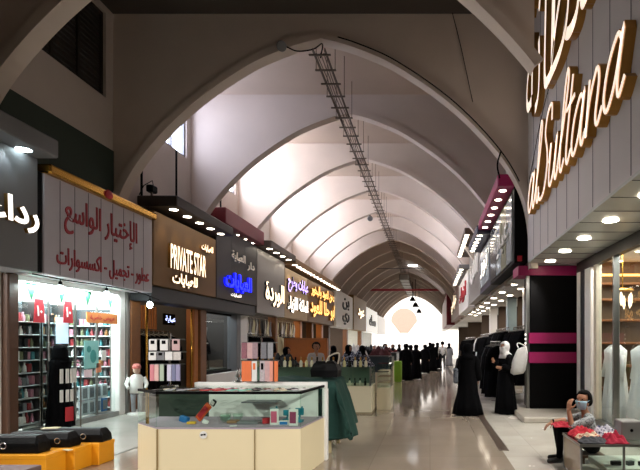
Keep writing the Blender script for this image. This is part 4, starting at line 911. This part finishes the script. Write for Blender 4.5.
for i in range(5):
    o = obj('photo_print', MB().bbox(-.02,.02,-.18,.18,0,.7,.01), mat('window_grey','#80858a',.5,var=.5,scale=9), loc=(XL-1.9,15.7+.42*i,1.75)); tag(o, f'grey photo panel high inside the dark show window, {ORD[i]} from the wooden post', 'panel', 'photo panels in the dark show window')

# ------------------------------------------------------------------ orange boxes with black handbags
for i, (y, xr, lb) in enumerate([(6.18,-4.62,'orange box on the floor nearest the camera, at the picture corner'),(6.535,-4.53,'orange box in the middle of the three on the floor'),(6.87,-4.44,'orange box on the floor closest to the perfume shop glass')]):
    t = thing('orange_box', lb, 'box', (xr-.55,y,0))
    obj('box_body', MB().bbox(-.55,.55,-.165,.165,0,.27,.008), ORANGEBOX, t); obj('box_lid', MB().bbox(-.555,.555,-.17,.17,.235,.29,.008), ORANGEBOX, t)
    L = [.46,.42,.45][i]; b = thing('handbag', ['long black leather handbag with a chrome ring on the orange box at the picture corner','black leather handbag with two chrome rings on the middle orange box','black leather handbag with a small silver clasp on the orange box by the glass'][i], 'handbag', (xr-.6+.08*i,y,.291))
    hh = [.2,.18,.17][i]
    obj('bag_body', MB().loft([[(sx*L*k, sy*.1*kd, z) for sx, sy in ((-1,-1),(1,-1),(1,1),(-1,1))] for k, kd, z in ((.98,.95,0),(1,1,.02),(.97,.95,hh*.6),(.9,.6,hh*.95),(.88,.5,hh))]), BLACKL, b)
    obj('bag_flap', MB().loft([[(sx*L*k*.96, sy*.112*kd, z) for sx, sy in ((-1,-1),(1,-1),(1,1),(-1,1))] for k, kd, z in ((.99,1,hh*.45),(.97,.97,hh*.62),(.93,.68,hh*.96),(.9,.5,hh+.012))]), BLACKL, b)
    for rx in ([.05],[-.02,.27],[.2])[i]:
        obj('clasp_ring', MB().tube([(rx+.035*math.cos(a*PI/8), -.122, hh*.5+.035*math.sin(a*PI/8)) for a in range(17)], .006, 6), CHROME, b)
tag(obj('paper_slip', MB().bbox(-.1,.1,-.05,.05,0,.012,.004), CREAM, loc=(-5.02,6.62,.505), rz=.2), 'cream paper slip on the black handbags', 'paper')
tag(obj('paper_slip', MB().bbox(-.06,.06,-.03,.03,0,.01,.003), CREAM, loc=(-4.55,6.28,.291), rz=-.4), 'small cream slip on the lid of the orange box at the picture corner', 'paper')
t = thing('storage_box', 'dull mauve box at the bottom corner in front of the orange boxes', 'box', (-4.8,5.5,0))
obj('box_body', MB().bbox(-.4,.36,-.2,.2,0,.22,.01), mat('mauve_box','#6f5654',.6), t); obj('box_lid', MB().bbox(-.41,.37,-.21,.21,.18,.25,.01), MC['mauve_box'], t)

# ------------------------------------------------------------------ low glass table with scarves on the right-hand side
T = thing('glass_display_table', 'low glass display table with a steel rim by the seated person', 'table', (2.55,6.15,0))
x0, x1, y0, y1 = 1.76, 3.2, 5.84, 6.6
for x, y in ((x0,y0),(x1-.03,y0),(x0,y1-.03),(x1-.03,y1-.03),(x0+.5,y0)): wobj('leg', B(x, x+.02, y, y+.03, 0, .43), STEEL, T)
wobj('glass_top', B(x0, x1, y0, y1, .435, .45), GLASSD, T)
wobj('rim', MB().box(x0-.01,x1,y0-.012,y0,.425,.455).box(x0-.012,x0,y0,y1,.425,.455).box(x0,x1,y1,y1+.012,.425,.455), STEEL, T)
wobj('side_panel', B(x0+.004, x0+.012, y0+.01, y1-.01, .02, .43), mat('tan_glass','#b09a80',.2), T)
wobj('glass_front', B(x0, x1, y0+.002, y0+.008, .02, .43), GLASSD, T)
wobj('lower_shelf', B(x0+.32, x1-.02, y0+.03, y1-.03, .1, .16), WHITE, T)
for i, (x, w) in enumerate(((2.25,.12),(2.42,.09),(2.58,.14),(2.75,.1))):
    carton(f'{("black","dark grey","black","grey")[i]} small tool on the white shelf of the low glass table, {ORD[i]} along', (x,6.05,.161), .3*i, w, .06, .05, (BLACKL,GREYD,BLACKL,GREY)[i], None, 'accessory_packet', None, 'packet')
t = thing('tissue_box', 'silver grey square box standing on the low glass table', 'box', (2.46,6.22,.451))
obj('box_body', MB().bbox(-.125,.125,-.12,.12,0,.23,.012), mat('silver_box','#8f8d8c',.4,.3), t); obj('button', MB().lathe([(.02,0),(.02,.006)], n=12), BLACK, t, (.0,-.12,.12)).rotation_euler.x = PI/2
for i in range(2): 
    tt = thing('small_cup', 'white cup beside the silver box, '+('next to it' if i else 'nearer the scarves'), 'cup', (2.19+.07*i,6.2,.451)); obj('cup', MB().lathe([(.025,0),(.035,.08),(.03,.08),(.02,.01),(.001,.01)], n=12), WHITE, tt, smooth=True)
def crumple(name, lab, c, sx, sy, h, m, seed, edge=None):
    mb = MB(); N = 22; V = []
    rnd = random.Random(seed); p = [rnd.random()*6 for _ in range(4)]
    def pt(u, v, top):
        r = max(abs(u), abs(v)); x = u*sx; y = v*sy
        z = h*(1-r**3)*(.65+.35*math.sin(5*u+p[0])*math.sin(6*v+p[1])+.2*math.sin(11*u+9*v+p[2])) if top else 0
        x *= 1+.08*math.sin(4*v+p[3]); y *= 1+.08*math.sin(5*u+p[1]); return (x, y, max(z, .012 if top else 0))
    for top in (0, 1): V += [pt(-1+2*i/N, -1+2*j/N, top) for j in range(N+1) for i in range(N+1)]
    M = (N+1)*(N+1); F = []
    for j in range(N):
        for i in range(N):
            a = j*(N+1)+i; F.append((a+M, a+1+M, a+N+2+M, a+N+1+M)); F.append((a, a+N+1, a+N+2, a+1))
    for i in range(N):
        F += [(i, i+1, i+1+M, i+M), (N*(N+1)+i+1, N*(N+1)+i, N*(N+1)+i+M, N*(N+1)+i+1+M), ((i+1)*(N+1), i*(N+1), i*(N+1)+M, (i+1)*(N+1)+M), (i*(N+1)+N, (i+1)*(N+1)+N, (i+1)*(N+1)+N+M, i*(N+1)+N+M)]
    mb.add(V, F); return tag(obj(name, mb, m, loc=c, smooth=True), lab, 'scarf')
crumple('folded_scarf', 'bright red scarf heaped at the aisle end of the low table', (1.96,6.44,.451), .17, .13, .12, mat('red_scarf','#c02838',.85,var=.25,scale=20), 1)
crumple('folded_scarf', 'red and cream printed scarf beside the bright red one', (1.98,6.2,.451), .16, .13, .08, pattern_mat('print_redcream','#b8402f','#d8c2a8',30), 2)
crumple('folded_scarf', 'navy and white printed scarf heaped in front of the seated person', (2.24,6.42,.451), .17, .13, .14, pattern_mat('print_navy','#1a2050','#c6c3cf',26), 3)
crumple('folded_scarf', 'dark grey scarf lying at the front of the low table', (1.96,5.99,.451), .17, .11, .07, mat('scarf_grey','#4a4a50',.9,var=.2,scale=20), 4)
crumple('folded_scarf', 'crimson scarf on the front edge of the low table, next to the cups', (2.2,5.99,.451), .13, .13, .13, mat('scarf_crimson','#b0203c',.85,var=.2,scale=20), 5)
t = thing('waste_basket', 'red plastic basket on the floor between the two standing women', 'basket', (2.0,16.6,0))
obj('basket', MB().lathe([(.16,0),(.22,.38),(.23,.4),(.2,.39),(.15,.03),(.01,.03)], n=18), RED, t, smooth=True); obj('handle', MB().tube([(-.22,0,.38),(-.15,0,.5),(0,0,.55),(.15,0,.5),(.22,0,.38)], .012, 8), RED, t)
# orange kiosk and stall goods behind the bottle counter
t = thing('orange_kiosk', 'orange wooden kiosk panel behind the bottle counter', 'kiosk', (-4.15,16.8,0))
obj('panel', MB().bbox(-.7,.68,-.05,.05,0,1.72,.01), mat('kiosk_orange','#c06a22',.45,var=.15,scale=6), t); obj('kiosk_frame', MB().box(-.74,-.7,-.07,.07,0,1.78).box(.68,.72,-.07,.07,0,1.78).box(-.74,.72,-.07,.07,1.72,1.78), WOODO, t)
obj('counter_shelf', MB().bbox(-.7,.68,-.35,-.05,.9,.95,.01), WOOD, t)

# ------------------------------------------------------------------ people
import numpy as np
def capsule(m, a, ra, b, rb, n=10):
    a, b = Vector(a), Vector(b); d = b-a
    if d.length < 1e-5: d = Vector((0,0,1e-4)); b = a+d
    t = d.normalized(); u = t.cross(Vector((0,0,1)) if abs(t.z) < .9 else Vector((1,0,0))).normalized(); w = t.cross(u)
    R = []
    for c, r, s in ((a, ra, -1), (b, rb, 1)):
        st = (0.02, .5, .85, 1) if s < 0 else (1, .85, .5, .02)
        for q in st:
            off = s*math.sqrt(max(0, 1-q*q))*r
            R.append([c+t*off+(u*math.cos(2*PI*i/n)+w*math.sin(2*PI*i/n))*r*q for i in range(n)])
    m.loft(R)
def body_mesh(prims, voxel, mats):
    m = MB()
    for a, ra, b, rb, mi in prims: capsule(m, a, ra, b, rb)
    me = m.mesh('body', mats[0]); o = bpy.data.objects.new('tmp', me); COL.objects.link(o)
    md = o.modifiers.new('r', 'REMESH'); md.mode = 'VOXEL'; md.voxel_size = voxel
    sm = o.modifiers.new('s', 'SMOOTH'); sm.iterations = 2; sm.factor = .5
    dg = bpy.context.evaluated_depsgraph_get(); out = bpy.data.meshes.new_from_object(o.evaluated_get(dg))
    bpy.data.objects.remove(o); bpy.data.meshes.remove(me)
    n = len(out.polygons); c = np.zeros(n*3); out.polygons.foreach_get('center', c); c = c.reshape(-1, 3)
    best = np.full(n, 1e9); idx = np.zeros(n, dtype=np.int32)
    for a, ra, b, rb, mi in prims:
        a, b = np.array(a, float), np.array(b, float); d = b-a; L = max(d @ d, 1e-9)
        t = np.clip(((c-a) @ d)/L, 0, 1); dist = np.linalg.norm(c-a-t[:, None]*d, axis=1)-(ra+(rb-ra)*t)
        k = dist < best; best[k] = dist[k]; idx[k] = mi
    out.materials.clear()
    for mm in mats: out.materials.append(mm)
    out.polygons.foreach_set('material_index', idx); out.polygons.foreach_set('use_smooth', np.ones(n, dtype=bool)); out.update()
    return out
# material slots of a body: 0 skin, 1 shirt, 2 trousers, 3 shoes, 4 eyes, 5 lips
def head_prims(c, f, s=1.):
    """c head centre, f unit facing vector (horizontal)"""
    c = Vector(c); f = Vector(f).normalized(); r = Vector((-f.y, f.x, 0)).normalized(); u = r.cross(f)*-1
    if u.z < 0: u = -u
    p = lambda a, b, z: c+(f*a+r*b+u*z)*s
    P = [(p(-.02,0,.035), .088*s, p(.015,0,.03), .082*s, 0), (p(.02,0,-.03), .066*s, p(.035,0,-.085), .04*s, 0), (p(.0,-.03,-.04), .05*s, p(0,.03,-.04), .05*s, 0),
         (p(.092,0,.02), .010*s, p(.108,0,-.018), .015*s, 0), (p(.075,-.012,-.052), .012*s, p(.075,.012,-.052), .012*s, 5)]
    for q in (-1, 1):
        P += [(p(.083,q*.033,.022), .013*s, p(.084,q*.034,.022), .013*s, 4), (p(.0,q*.08,.0), .02*s, p(-.01,q*.084,.03), .018*s, 0), (p(.075,q*.03,.045), .012*s, p(.07,q*.05,.042), .01*s, 0)]
    return P
def hand_prims(w, d, n, side, s=1., curl=.5, rf=.0085):
    """w wrist, d direction of the hand, n palm normal (fingers curl towards it)"""
    w, d, n = Vector(w), Vector(d).normalized(), Vector(n).normalized(); n = (n-d*n.dot(d)).normalized(); l = d.cross(n)*side
    P = []
    for q in (-.026, -.009, .009, .026): P.append((w+l*q*.6*s, .017*s, w+d*.085*s+l*q*s, .013*s, 0))
    for k, (q, L) in enumerate(((-.030,.062),(-.010,.076),(.011,.082),(.031,.072))):
        a = w+d*.088*s+l*q*s; dd = d; pts = [a]
        for j in range(3):
            dd = (dd+n*curl*.55).normalized(); pts.append(pts[-1]+dd*L*s*(.42,.33,.25)[j])
        for j in range(3): P.append((pts[j], rf*s*(1.1-.12*j), pts[j+1], rf*s*(1-.12*j), 0))
    a = w+d*.03*s+l*.03*s; b = a+(d*.55+l*.75+n*.35).normalized()*.045*s; e = b+(d*.85+l*.25+n*.5).normalized()*.035*s
    P += [(a, .014*s, b, .0105*s, 0), (b, .0105*s, e, .0085*s, 0)]
    return P
def standing(h, arms, look=(0,-1,0), stride=.08, lean=0, hand_r=.0085):
    """figure facing local -y; arms: list of (side, elbow, wrist, hand direction) with heights as shares of h"""
    s = h/1.72; P = []
    add = lambda a, ra, b, rb, mi: P.append((Vector(a)*s, ra*s, Vector(b)*s, rb*s, mi))
    L = lean
    add((-.075,0,.95),.105,(.075,0,.95),.105,2); add((-.07,-L*.4,1.08),.095,(.07,-L*.4,1.08),.095,1); add((0,0,.98),.12,(0,-L*.8,1.22),.12,1)
    add((-.1,-L*.8,1.28),.1,(.1,-L*.8,1.28),.1,1); add((-.15,-L,1.39),.062,(.15,-L,1.39),.062,1); add((0,-L,1.38),.07,(0,-L-.01,1.47),.05,0); add((0,-L-.01,1.46),.05,(0,-L-.02,1.53),.048,0)
    for q in (-1, 1):
        y = -stride*q
        add((q*.085,0,.92),.088,(q*.09,y*.6-.01,.5),.058,2); add((q*.09,y*.6-.01,.5),.058,(q*.09,y+.02,.1),.042,2)
        add((q*.09,y+.04,.05),.038,(q*.1,y-.13,.035),.032,3)
    for q, el, wr, hd in arms:
        sh = Vector((q*.185,-L,1.385)); add(sh,.055,el,.043,1); add(el,.043,wr,.03,1)
        P.extend(hand_prims(Vector(wr)*s, hd, (-q,0,0) if abs(hd[0]) < .7 else (0,0,-1), q, s, .5, hand_r))
    P += head_prims(Vector((0,-L-.03,1.605))*s, look, s)
    return P
def abaya(h, arms, hem=.34, lean=0, flare=1.):
    s = h/1.72; m = MB(); n = 40; R = []
    for z, rx, ry, cy, amp in ((.02,hem,hem*.82,0,.1),(.25,hem*.9,hem*.74,0,.09),(.55,.25*flare,.2*flare,0,.06),(.95,.215,.17,0,.03),(1.15,.19,.15,-lean*.5,.02),(1.32,.225,.145,-lean*.9,.0),(1.42,.2,.11,-lean,.0),(1.475,.11,.085,-lean,0),(1.5,.065,.065,-lean,0)):
        R.append([((rx*(1+amp*math.sin(9*a*2*PI/n+z*3)))*math.cos(a*2*PI/n)*s, (cy+ry*(1+amp*math.sin(9*a*2*PI/n+z*3))*math.sin(a*2*PI/n))*s, z*s) for a in range(n)])
    m.loft(R)
    for q, el, wr, hd in arms:
        e, w_ = Vector(el), Vector(wr); m.tube([Vector((q*.15,-lean,1.39))*s, Vector((q*.2,-lean,1.33))*s, e*s, (e*.35+w_*.65)*s, (w_+(w_-e).normalized()*.01)*s], [.07*s,.085*s,.085*s,.095*s,.085*s], 12)
    return m
def scarf(h, lean=0, face=True, drop=.16, look=(0,-1,0)):
    """cloth wrapped round the head, open over the face, falling on the shoulders"""
    s = h/1.72; m = MB(); n = 28; f = math.atan2(look[1], look[0]); rows = []
    prof = [(.2,.15,1.5-drop),(.17,.13,1.44),(.1,.1,1.49),(.098,.105,1.53),(.108,.122,1.58),(.112,.13,1.63),(.1,.118,1.69),(.065,.075,1.735),(.01,.01,1.75)]
    for rx, ry, z in prof:
        rows.append([Vector((math.cos(a*2*PI/n+f)*(ry if z > 1.48 else rx), math.sin(a*2*PI/n+f)*rx if z > 1.48 else math.sin(a*2*PI/n+f)*ry, 0))*s+Vector((0,-lean-(.02 if z > 1.48 else 0),z))*s for a in range(n)])
    v = [p for r in rows for p in r]; fs = []
    for j in range(len(rows)-1):
        for i in range(n):
            k = min(i, n-1-i)
            if face and j in (3,4,5) and (i <= 2 or i >= n-3): continue
            i2 = (i+1) % n; fs.append((j*n+i, j*n+i2, (j+1)*n+i2, (j+1)*n+i))
    return m.add(v, fs)
def hairdo(h, lean=0, look=(0,-1,0), bun=False, s0=None):
    s = h/1.72; m = MB(); c = Vector((0,-lean-.03,1.605)); f = Vector(look).normalized(); n = 24; rows = []
    for j in range(8):
        t = -.75+(PI/2+.75)*j/7; q = max(math.cos(t), .02)
        rows.append([c+Vector((math.cos(a*2*PI/n)*q*.108, math.sin(a*2*PI/n)*q*.112, math.sin(t)*.108+.035))-f*.018 for a in range(n)])
    v = [p*s for r in rows for p in r]; fs = []
    for j in range(7):
        for i in range(n):
            a = (i+.5)*2*PI/n; dv = math.cos(a)*f.x+math.sin(a)*f.y
            if dv > .35 and j < 4: continue
            i2 = (i+1) % n; fs.append((j*n+i, j*n+i2, (j+1)*n+i2, (j+1)*n+i))
    m.add(v, fs)
    if bun: m.ell((c-f*.125+Vector((0,0,-.03)))*s, (.06*s,.06*s,.075*s))
    return m
SHOE = mat('black_shoe', '#0e0d0d', .45, var=.1)
def person(label, loc, rz, h, arms, top, bottom, robe=None, scarfm=None, lean=0, voxel=.018, look=(0,-1,0), hairm=None, face=True, stride=.06, hem=.34, group=None):
    t = thing('person', label, 'person', loc, rz, group)
    b = link('body', body_mesh(standing(h, arms, look, stride, lean, max(.0085, voxel*.62)), voxel, [SKIN, top, bottom, SHOE, EYE, LIP]), t)
    if robe: 
        o = obj('abaya', abaya(h, arms, hem, lean), robe, t, smooth=True)
    if scarfm:
        o = obj('headscarf', scarf(h, lean, face, look=look), scarfm, t, smooth=True); md = o.modifiers.new('thick', 'SOLIDIFY'); md.thickness = .006
    else:
        o = obj('hair', hairdo(h, lean, look), hairm or HAIR, t, smooth=True); md = o.modifiers.new('thick', 'SOLIDIFY'); md.thickness = .012; md.offset = 1
    return t
DOWN = [(-1,(-.24,.03,1.1),(-.25,-.05,.86),(0,-.15,-1)), (1,(.24,.03,1.1),(.25,-.05,.86),(0,-.15,-1))]
FOLD = [(-1,(-.25,0,1.12),(-.1,-.22,1.12),(.6,-.5,.1)), (1,(.25,0,1.12),(.1,-.22,1.1),(-.6,-.5,.1))]
RAISE = [(-1,(-.25,0,1.12),(-.12,-.24,1.24),(.1,-.5,.6)), (1,(.25,0,1.12),(.15,-.2,1.12),(-.4,-.7,.1))]
GREYW = mat('white_scarf', '#d6d3d2', .9, var=.08, scale=20, bump=.2)
# two standing women near the black abayas
W1 = person('woman in a long black abaya walking away along the inlay strip', (.86,11.35,0), PI-.15, 1.6, DOWN, BLACKC, BLACKC, BLACKC, BLACKC, voxel=.014, hem=.36)
t = thing('shoulder_bag', 'grey lace-patterned bag at the side of the woman walking away', 'bag', (.58,11.33,.72))
obj('bag_body', MB().bbox(-.05,.05,-.16,.16,0,.34,.03), pattern_mat('lace_grey','#0d0e12','#666b74',34), t); obj('strap', MB().tube(catmull([Vector(p) for p in ((0,-.1,.33),(.06,-.06,.55),(.1,0,.74),(.06,.06,.55),(0,.1,.33))], 5), .012, 8), BLACKL, t)
W2 = person('woman in a black abaya and white headscarf facing the aisle, arm raised', (1.74,11.5,0), -1.1, 1.64, RAISE, BLACKC, BLACKC, BLACKC, GREYW, voxel=.012, hem=.3)
MW = obj('face_veil', MB().loft([[(math.cos(-PI/2+a*PI/10)*r, -.03+math.sin(-PI/2+a*PI/10)*r*1.12, z) for a in range(-5, 6)] for r, z in ((.1,1.38),(.1,1.44),(.104,1.5),(.108,1.535))], cap=False, closed=False), GREYW, W2, smooth=True)
MW.modifiers.new('thick', 'SOLIDIFY').thickness = .006
t = thing('shoulder_bag', 'large white bag hanging behind the shoulder of the woman in the white headscarf', 'bag', (1.95,11.24,.92), -.15); t.rotation_euler.y = .22
obj('bag_body', MB().loft([[(w*math.copysign(abs(math.cos(a*PI/10))**.6,math.cos(a*PI/10))*(1+.05*math.sin(3*a)), d*math.sin(a*PI/10), z+.03*math.cos(a*PI/10)) for a in range(20)] for w, d, z in ((.06,.03,0),(.14,.08,.03),(.17,.1,.12),(.16,.09,.32),(.13,.07,.5),(.1,.04,.6),(.04,.02,.64))]), mat('bag_greywhite', '#c4c2c0', .85, var=.12, scale=12, bump=.3), t, smooth=True); obj('strap', MB().tube(catmull([Vector(p) for p in ((-.1,0,.6),(-.14,.04,.66),(-.1,.06,.7),(.05,.04,.66),(.1,0,.6))], 5), .014, 8), WHITEC, t)
# people further down the aisle
crowd = [
 (406,21.5,1.56,PI,DOWN,'black',None,'woman in black with her back turned, beside the bright green bag'),
 (416,22.2,1.52,PI-.3,FOLD,'black',None,'woman in black carrying something pale, close by the woman with her back turned'),
 (410.5,23.6,1.5,2.6,FOLD,'black',None,'woman in black just behind the pair near the bright green bag'),
 (425,26.5,1.5,2.9,DOWN,'black',None,'woman in black walking ahead of the pair by the green bag'),
 (433,28.5,1.56,PI,DOWN,'black',None,'tall figure in black between the walking women and the man in a white shirt'),
 (437.5,31,1.6,PI+.2,DOWN,'black',None,'slim figure in black in front of the bright arcade end'),
 (430,36,1.6,PI,DOWN,'black',None,'small distant figure in black in the middle of the aisle'),
 (442.5,28.6,1.66,PI,DOWN,'white','man','man in a white shirt and black trousers walking down the aisle'),
 (399,30,1.5,1.2,FOLD,'black',None,'woman in black standing at a far counter'),
 (449,34,1.55,PI-.2,DOWN,'grey',None,'distant figure in grey by the far rail of abayas'),
 (316,13.2,1.62,.6,FOLD,'stall','man','stallholder in a grey-white shirt behind the bottle counter'),
 (286,13.4,1.5,1.4,DOWN,'black',None,'woman in black behind the bottle counter, by the cream abayas'),
 (334,15.0,1.52,-1.5,FOLD,'black',None,'dark clothed woman leaning by the orange kiosk panel'),
 (348,15.0,1.55,1.2,FOLD,'floral',None,'woman in a navy floral top and black headscarf behind the bottle counter'),
 (362,15.2,1.52,2.4,FOLD,'maroon',None,'woman in a maroon robe next to the one in the navy floral top'),
 (375,21.6,1.5,-.5,FOLD,'grey',None,'woman in grey with a white headscarf behind the blue-grey case'),
 (385,22.6,1.55,.3,FOLD,'black',None,'woman in black leaning over the counter beyond the blue-grey case'),
 (393,27.5,1.5,-.3,FOLD,'maroon',None,'figure in a dark red top at the far cream counter'),
]
FLOR = pattern_mat('floral_navy','#c4c6d8','#15182e',30); MAR = mat('maroon_cloth','#4a1c1e',.9,var=.2,scale=20)
PAL = {'black': BLACKC, 'grey': GREYC, 'floral': FLOR, 'maroon': MAR, 'stall': mat('shirt_greywhite','#b9aeae',.9,var=.15,scale=25), 'white': WHITEC}
for px, d, h, rz, arms, c, kind, lb in crowd:
    x = (px-430)*d/500
    if kind == 'man': person(lb, (x,d,0), rz, h, arms, PAL[c], CHAR, voxel=.018, stride=.12)
    else: person(lb, (x,d,0), rz, h, arms, PAL[c], BLACKC, PAL[c], GREYW if 'white headscarf' in lb else BLACKC, voxel=.02, hem=.3)
# person seated on a low stool behind the glass table
SX, SY = 2.21, 6.9
t = thing('person', 'seated woman in a grey patterned shirt and pale blue mask, one hand raised', 'person', (SX,SY,0))
hd = (-.11,-.06,.855); fv = Vector((-.75,-.66,-.05)).normalized()
P = []
A = lambda a, ra, b, rb, mi: P.append((Vector(a), ra, Vector(b), rb, mi))
A((.0,-.09,.24),.115,(.0,.09,.24),.115,2); A((0,-.07,.34),.1,(0,.07,.34),.1,1); A((0,0,.3),.12,(-.04,0,.5),.115,1); A((-.04,-.09,.52),.095,(-.04,.09,.52),.095,1)
A((-.05,-.14,.62),.06,(-.05,.14,.62),.06,1); A((-.05,0,.62),.07,(-.08,-.02,.7),.048,0); A((-.08,-.02,.68),.048,(-.1,-.04,.78),.046,0)
for q in (-1, 1):
    A((-.02,q*.095,.24),.09,(-.43,q*.11,.45),.062,2); A((-.43,q*.11,.45),.06,(-.42+.03*q,q*.1,.1),.042,2); A((-.40+.03*q,q*.1,.05),.04,(-.56+.03*q,q*.11,.036),.034,3)
# near arm: elbow on the thigh, hand up at the cheek
A((-.05,-.18,.61),.056,(-.31,-.2,.52),.046,1); A((-.31,-.2,.52),.042,(-.34,-.16,.73),.029,0)
P += hand_prims((-.34,-.16,.73), (.12,.06,1), (.8,.5,.05), -1, 1.05, .75)
# far arm: resting over the knee, hand hanging
A((-.05,.18,.61),.056,(-.28,.2,.54),.046,1); A((-.28,.2,.54),.042,(-.50,.1,.535),.029,0)
P += hand_prims((-.50,.1,.535), (-.75,-.1,-.55), (.3,0,-.9), 1, 1.0, .4)
P += head_prims(hd, fv, 1.0)
SHIRT = pattern_mat('shirt_grey_pattern','#45484b','#a7abac',42)
bm_ = body_mesh(P, .0068, [SKIN, SHIRT, BLACKC, SHOE, EYE, LIP]); link('body', bm_, t)
H = hairdo(1.72, 0, tuple(fv), True); 
ho = obj('hair', H, HAIR, t, smooth=True); ho.location = Vector(hd)-Vector((0,-.03,1.605)); ho.modifiers.new('thick', 'SOLIDIFY').thickness = .014
m = MB(); ang = math.atan2(fv.y, fv.x); rows = []
for r, z in ((.062,-.125),(.088,-.105),(.104,-.07),(.112,-.03),(.115,-.004)):
    rows.append([(hd[0]+math.cos(ang+a*.16)*r*(1.02 if abs(a) < 2 else .94), hd[1]+math.sin(ang+a*.16)*r*(1.02 if abs(a) < 2 else .94), hd[2]+z) for a in range(-6, 7)])
m.loft(rows, cap=False, closed=False); mo = obj('face_mask', m, MASK, t, smooth=True); mo.modifiers.new('thick', 'SOLIDIFY').thickness = .005
m = MB()
for q in (-1, 1):
    rr = Vector((-fv.y, fv.x, 0))*q; c0 = Vector(hd)
    m.tube([c0+fv*.07+rr*.085+Vector((0,0,-.02)), c0+rr*.1+Vector((0,0,.01)), c0-fv*.02+rr*.1+Vector((0,0,-.0))], .003, 6)
obj('mask_strap', m, MASK, t)
obj('wrist_watch', MB().lathe([(.034,-.012),(.036,0),(.034,.012)], n=16), BLACK, t, (-.485,.105,.536)).rotation_euler = (0,PI/2,-.2)
s_ = thing('low_stool', 'low dark stool under the seated woman', 'stool', (SX+.0,SY,0)); obj('seat', MB().bbox(-.16,.16,-.16,.16,.08,.125,.01), WOODD, s_)
for a in (-.13,.13):
    for b in (-.13,.13): obj('leg', MB().box(a-.015,a+.015,b-.015,b+.015,0,.08), WOODD, s_)
crumple('folded_scarf', 'red scarf spread over the knees of the seated woman', (1.8,6.78,.51), .13, .12, .07, mat('red_scarf2','#b8283a',.85,var=.25,scale=20), 8)

for i, (x, y, z, c, m_, lb) in enumerate([(-3.6,12.1,1.077,'dark',CHAR,'dark cloth heaped on the bottle counter by the woman in black'),(-1.75,12.1,1.077,'navy',FLOR,'navy floral cloth heaped on the aisle end of the bottle counter'),(-2.5,16.9,1.192,'white',WHITEC,'white cloth heaped on the blue-grey case'),(-1.7,17.2,1.192,'maroon',MAR,'maroon cloth on the aisle end of the blue-grey case'),(-2.6,19.6,1.082,'black',BLACKC,'black cloth heaped on the counter beyond the blue-grey case'),(-1.9,19.5,1.082,'grey',GREYC,'grey cloth beside the black heap beyond the blue-grey case'),(-2.2,25,1.132,'dark red',MAR,'dark red cloth heaped on the far cream counter'),(-3.0,25,1.132,'black',CHAR,'charcoal cloth heaped on the far cream counter')]):
    crumple('folded_cloth', lb, (x,y,z), .36, .28, .3+.05*(i % 3), m_, 20+i)

# ------------------------------------------------------------------ light: daylight at the panes above, shop lamps, open end, added fill spots
w = bpy.data.worlds.new('sky'); S.world = w; w.use_nodes = True
bg = w.node_tree.nodes['Background']; bg.inputs[0].default_value = (1,.98,.96,1); bg.inputs[1].default_value = 3.3
# canopy spots that wash the signs
for y in (12.1,12.8,13.45,14.1,14.8): spot('canopy_and_fill_spot', (-6.2,y,4.82), (-6.5,y,3.4), 14, 60, (1,.82,.55))
for y in (19.4,20.2,21.0,21.9): spot('canopy_and_fill_spot', (-6.2,y,5.2), (-6.5,y,3.4), 30, 60, (1,.95,.85))
for y in (23,25,27.5,30,32.5): spot('canopy_and_fill_spot', (-6.1,y,5.1), (-6.5,y,3.4), 40, 80, (1,.85,.6))
for y in (6.6,7.6): spot('canopy_and_fill_spot', (-6.4,y,4.66), (-6.5,y,3.4), 12, 80, (.8,.95,1))
spot('sign_fill_spot', (1.9,6.5,5.0), (-6.5,10.0,3.6), 110, 34, (1,.95,.95), .9, .1)  # added fill that brightens the mauve sign, no lamp hangs there
# near hall: soffit lamps of the script fascia plus added fill spots
# fill spots added beside and behind the camera to brighten counter and floor
for y, aim, p in ((4.2,(-2.6,6.2,.5),300),(1.2,(-3.0,6.1,.5),900),(6.5,(-4.6,6.8,.1),260),(7.4,(-4.8,8.4,.1),260)): spot('canopy_and_fill_spot', (-6.2,y,4.6), aim, p, 48, (1,.97,.93), .8, .08)
for y in (-.5,.6): spot('soffit_and_fill_spot', (2.5,y,3.38), (-2.5,6.1,.45), 750, 42, (1,.97,.93), .8, .08)  # more added fill for the counter front, outside the modelled soffit
for y, aim in ((3.6,(-2.0,6.4,.3)),(4.8,(1.2,6.4,0)),(6.0,(1.6,6.9,.2)),(7.25,(1.2,8.2,0)),(8.5,(1.4,9.6,0)),(9.7,(1.0,10.8,.4)),(10.9,(1.2,12.4,.6))): spot('soffit_and_fill_spot', (2.5,y,3.38), aim, 170, 75, (1,.95,.88), .8, .08)
for y in (6,9): spot('sign_fill_spot', (-6.1,y,4.7), (2.2,y+1.0,5.2), 240, 60, (1,.95,.92), .9, .1)  # fill added from across the hall to brighten the script fascia
S.view_settings.view_transform = 'Standard'; S.view_settings.look = 'None'; S.view_settings.gamma = 1; S.view_settings.use_curve_mapping = False
S.view_settings.exposure = 0
S.cycles.max_bounces = 8; S.cycles.diffuse_bounces = 3; S.cycles.glossy_bounces = 4; S.cycles.transparent_max_bounces = 24
S.cycles.sample_clamp_indirect = 8; S.cycles.use_denoising = True
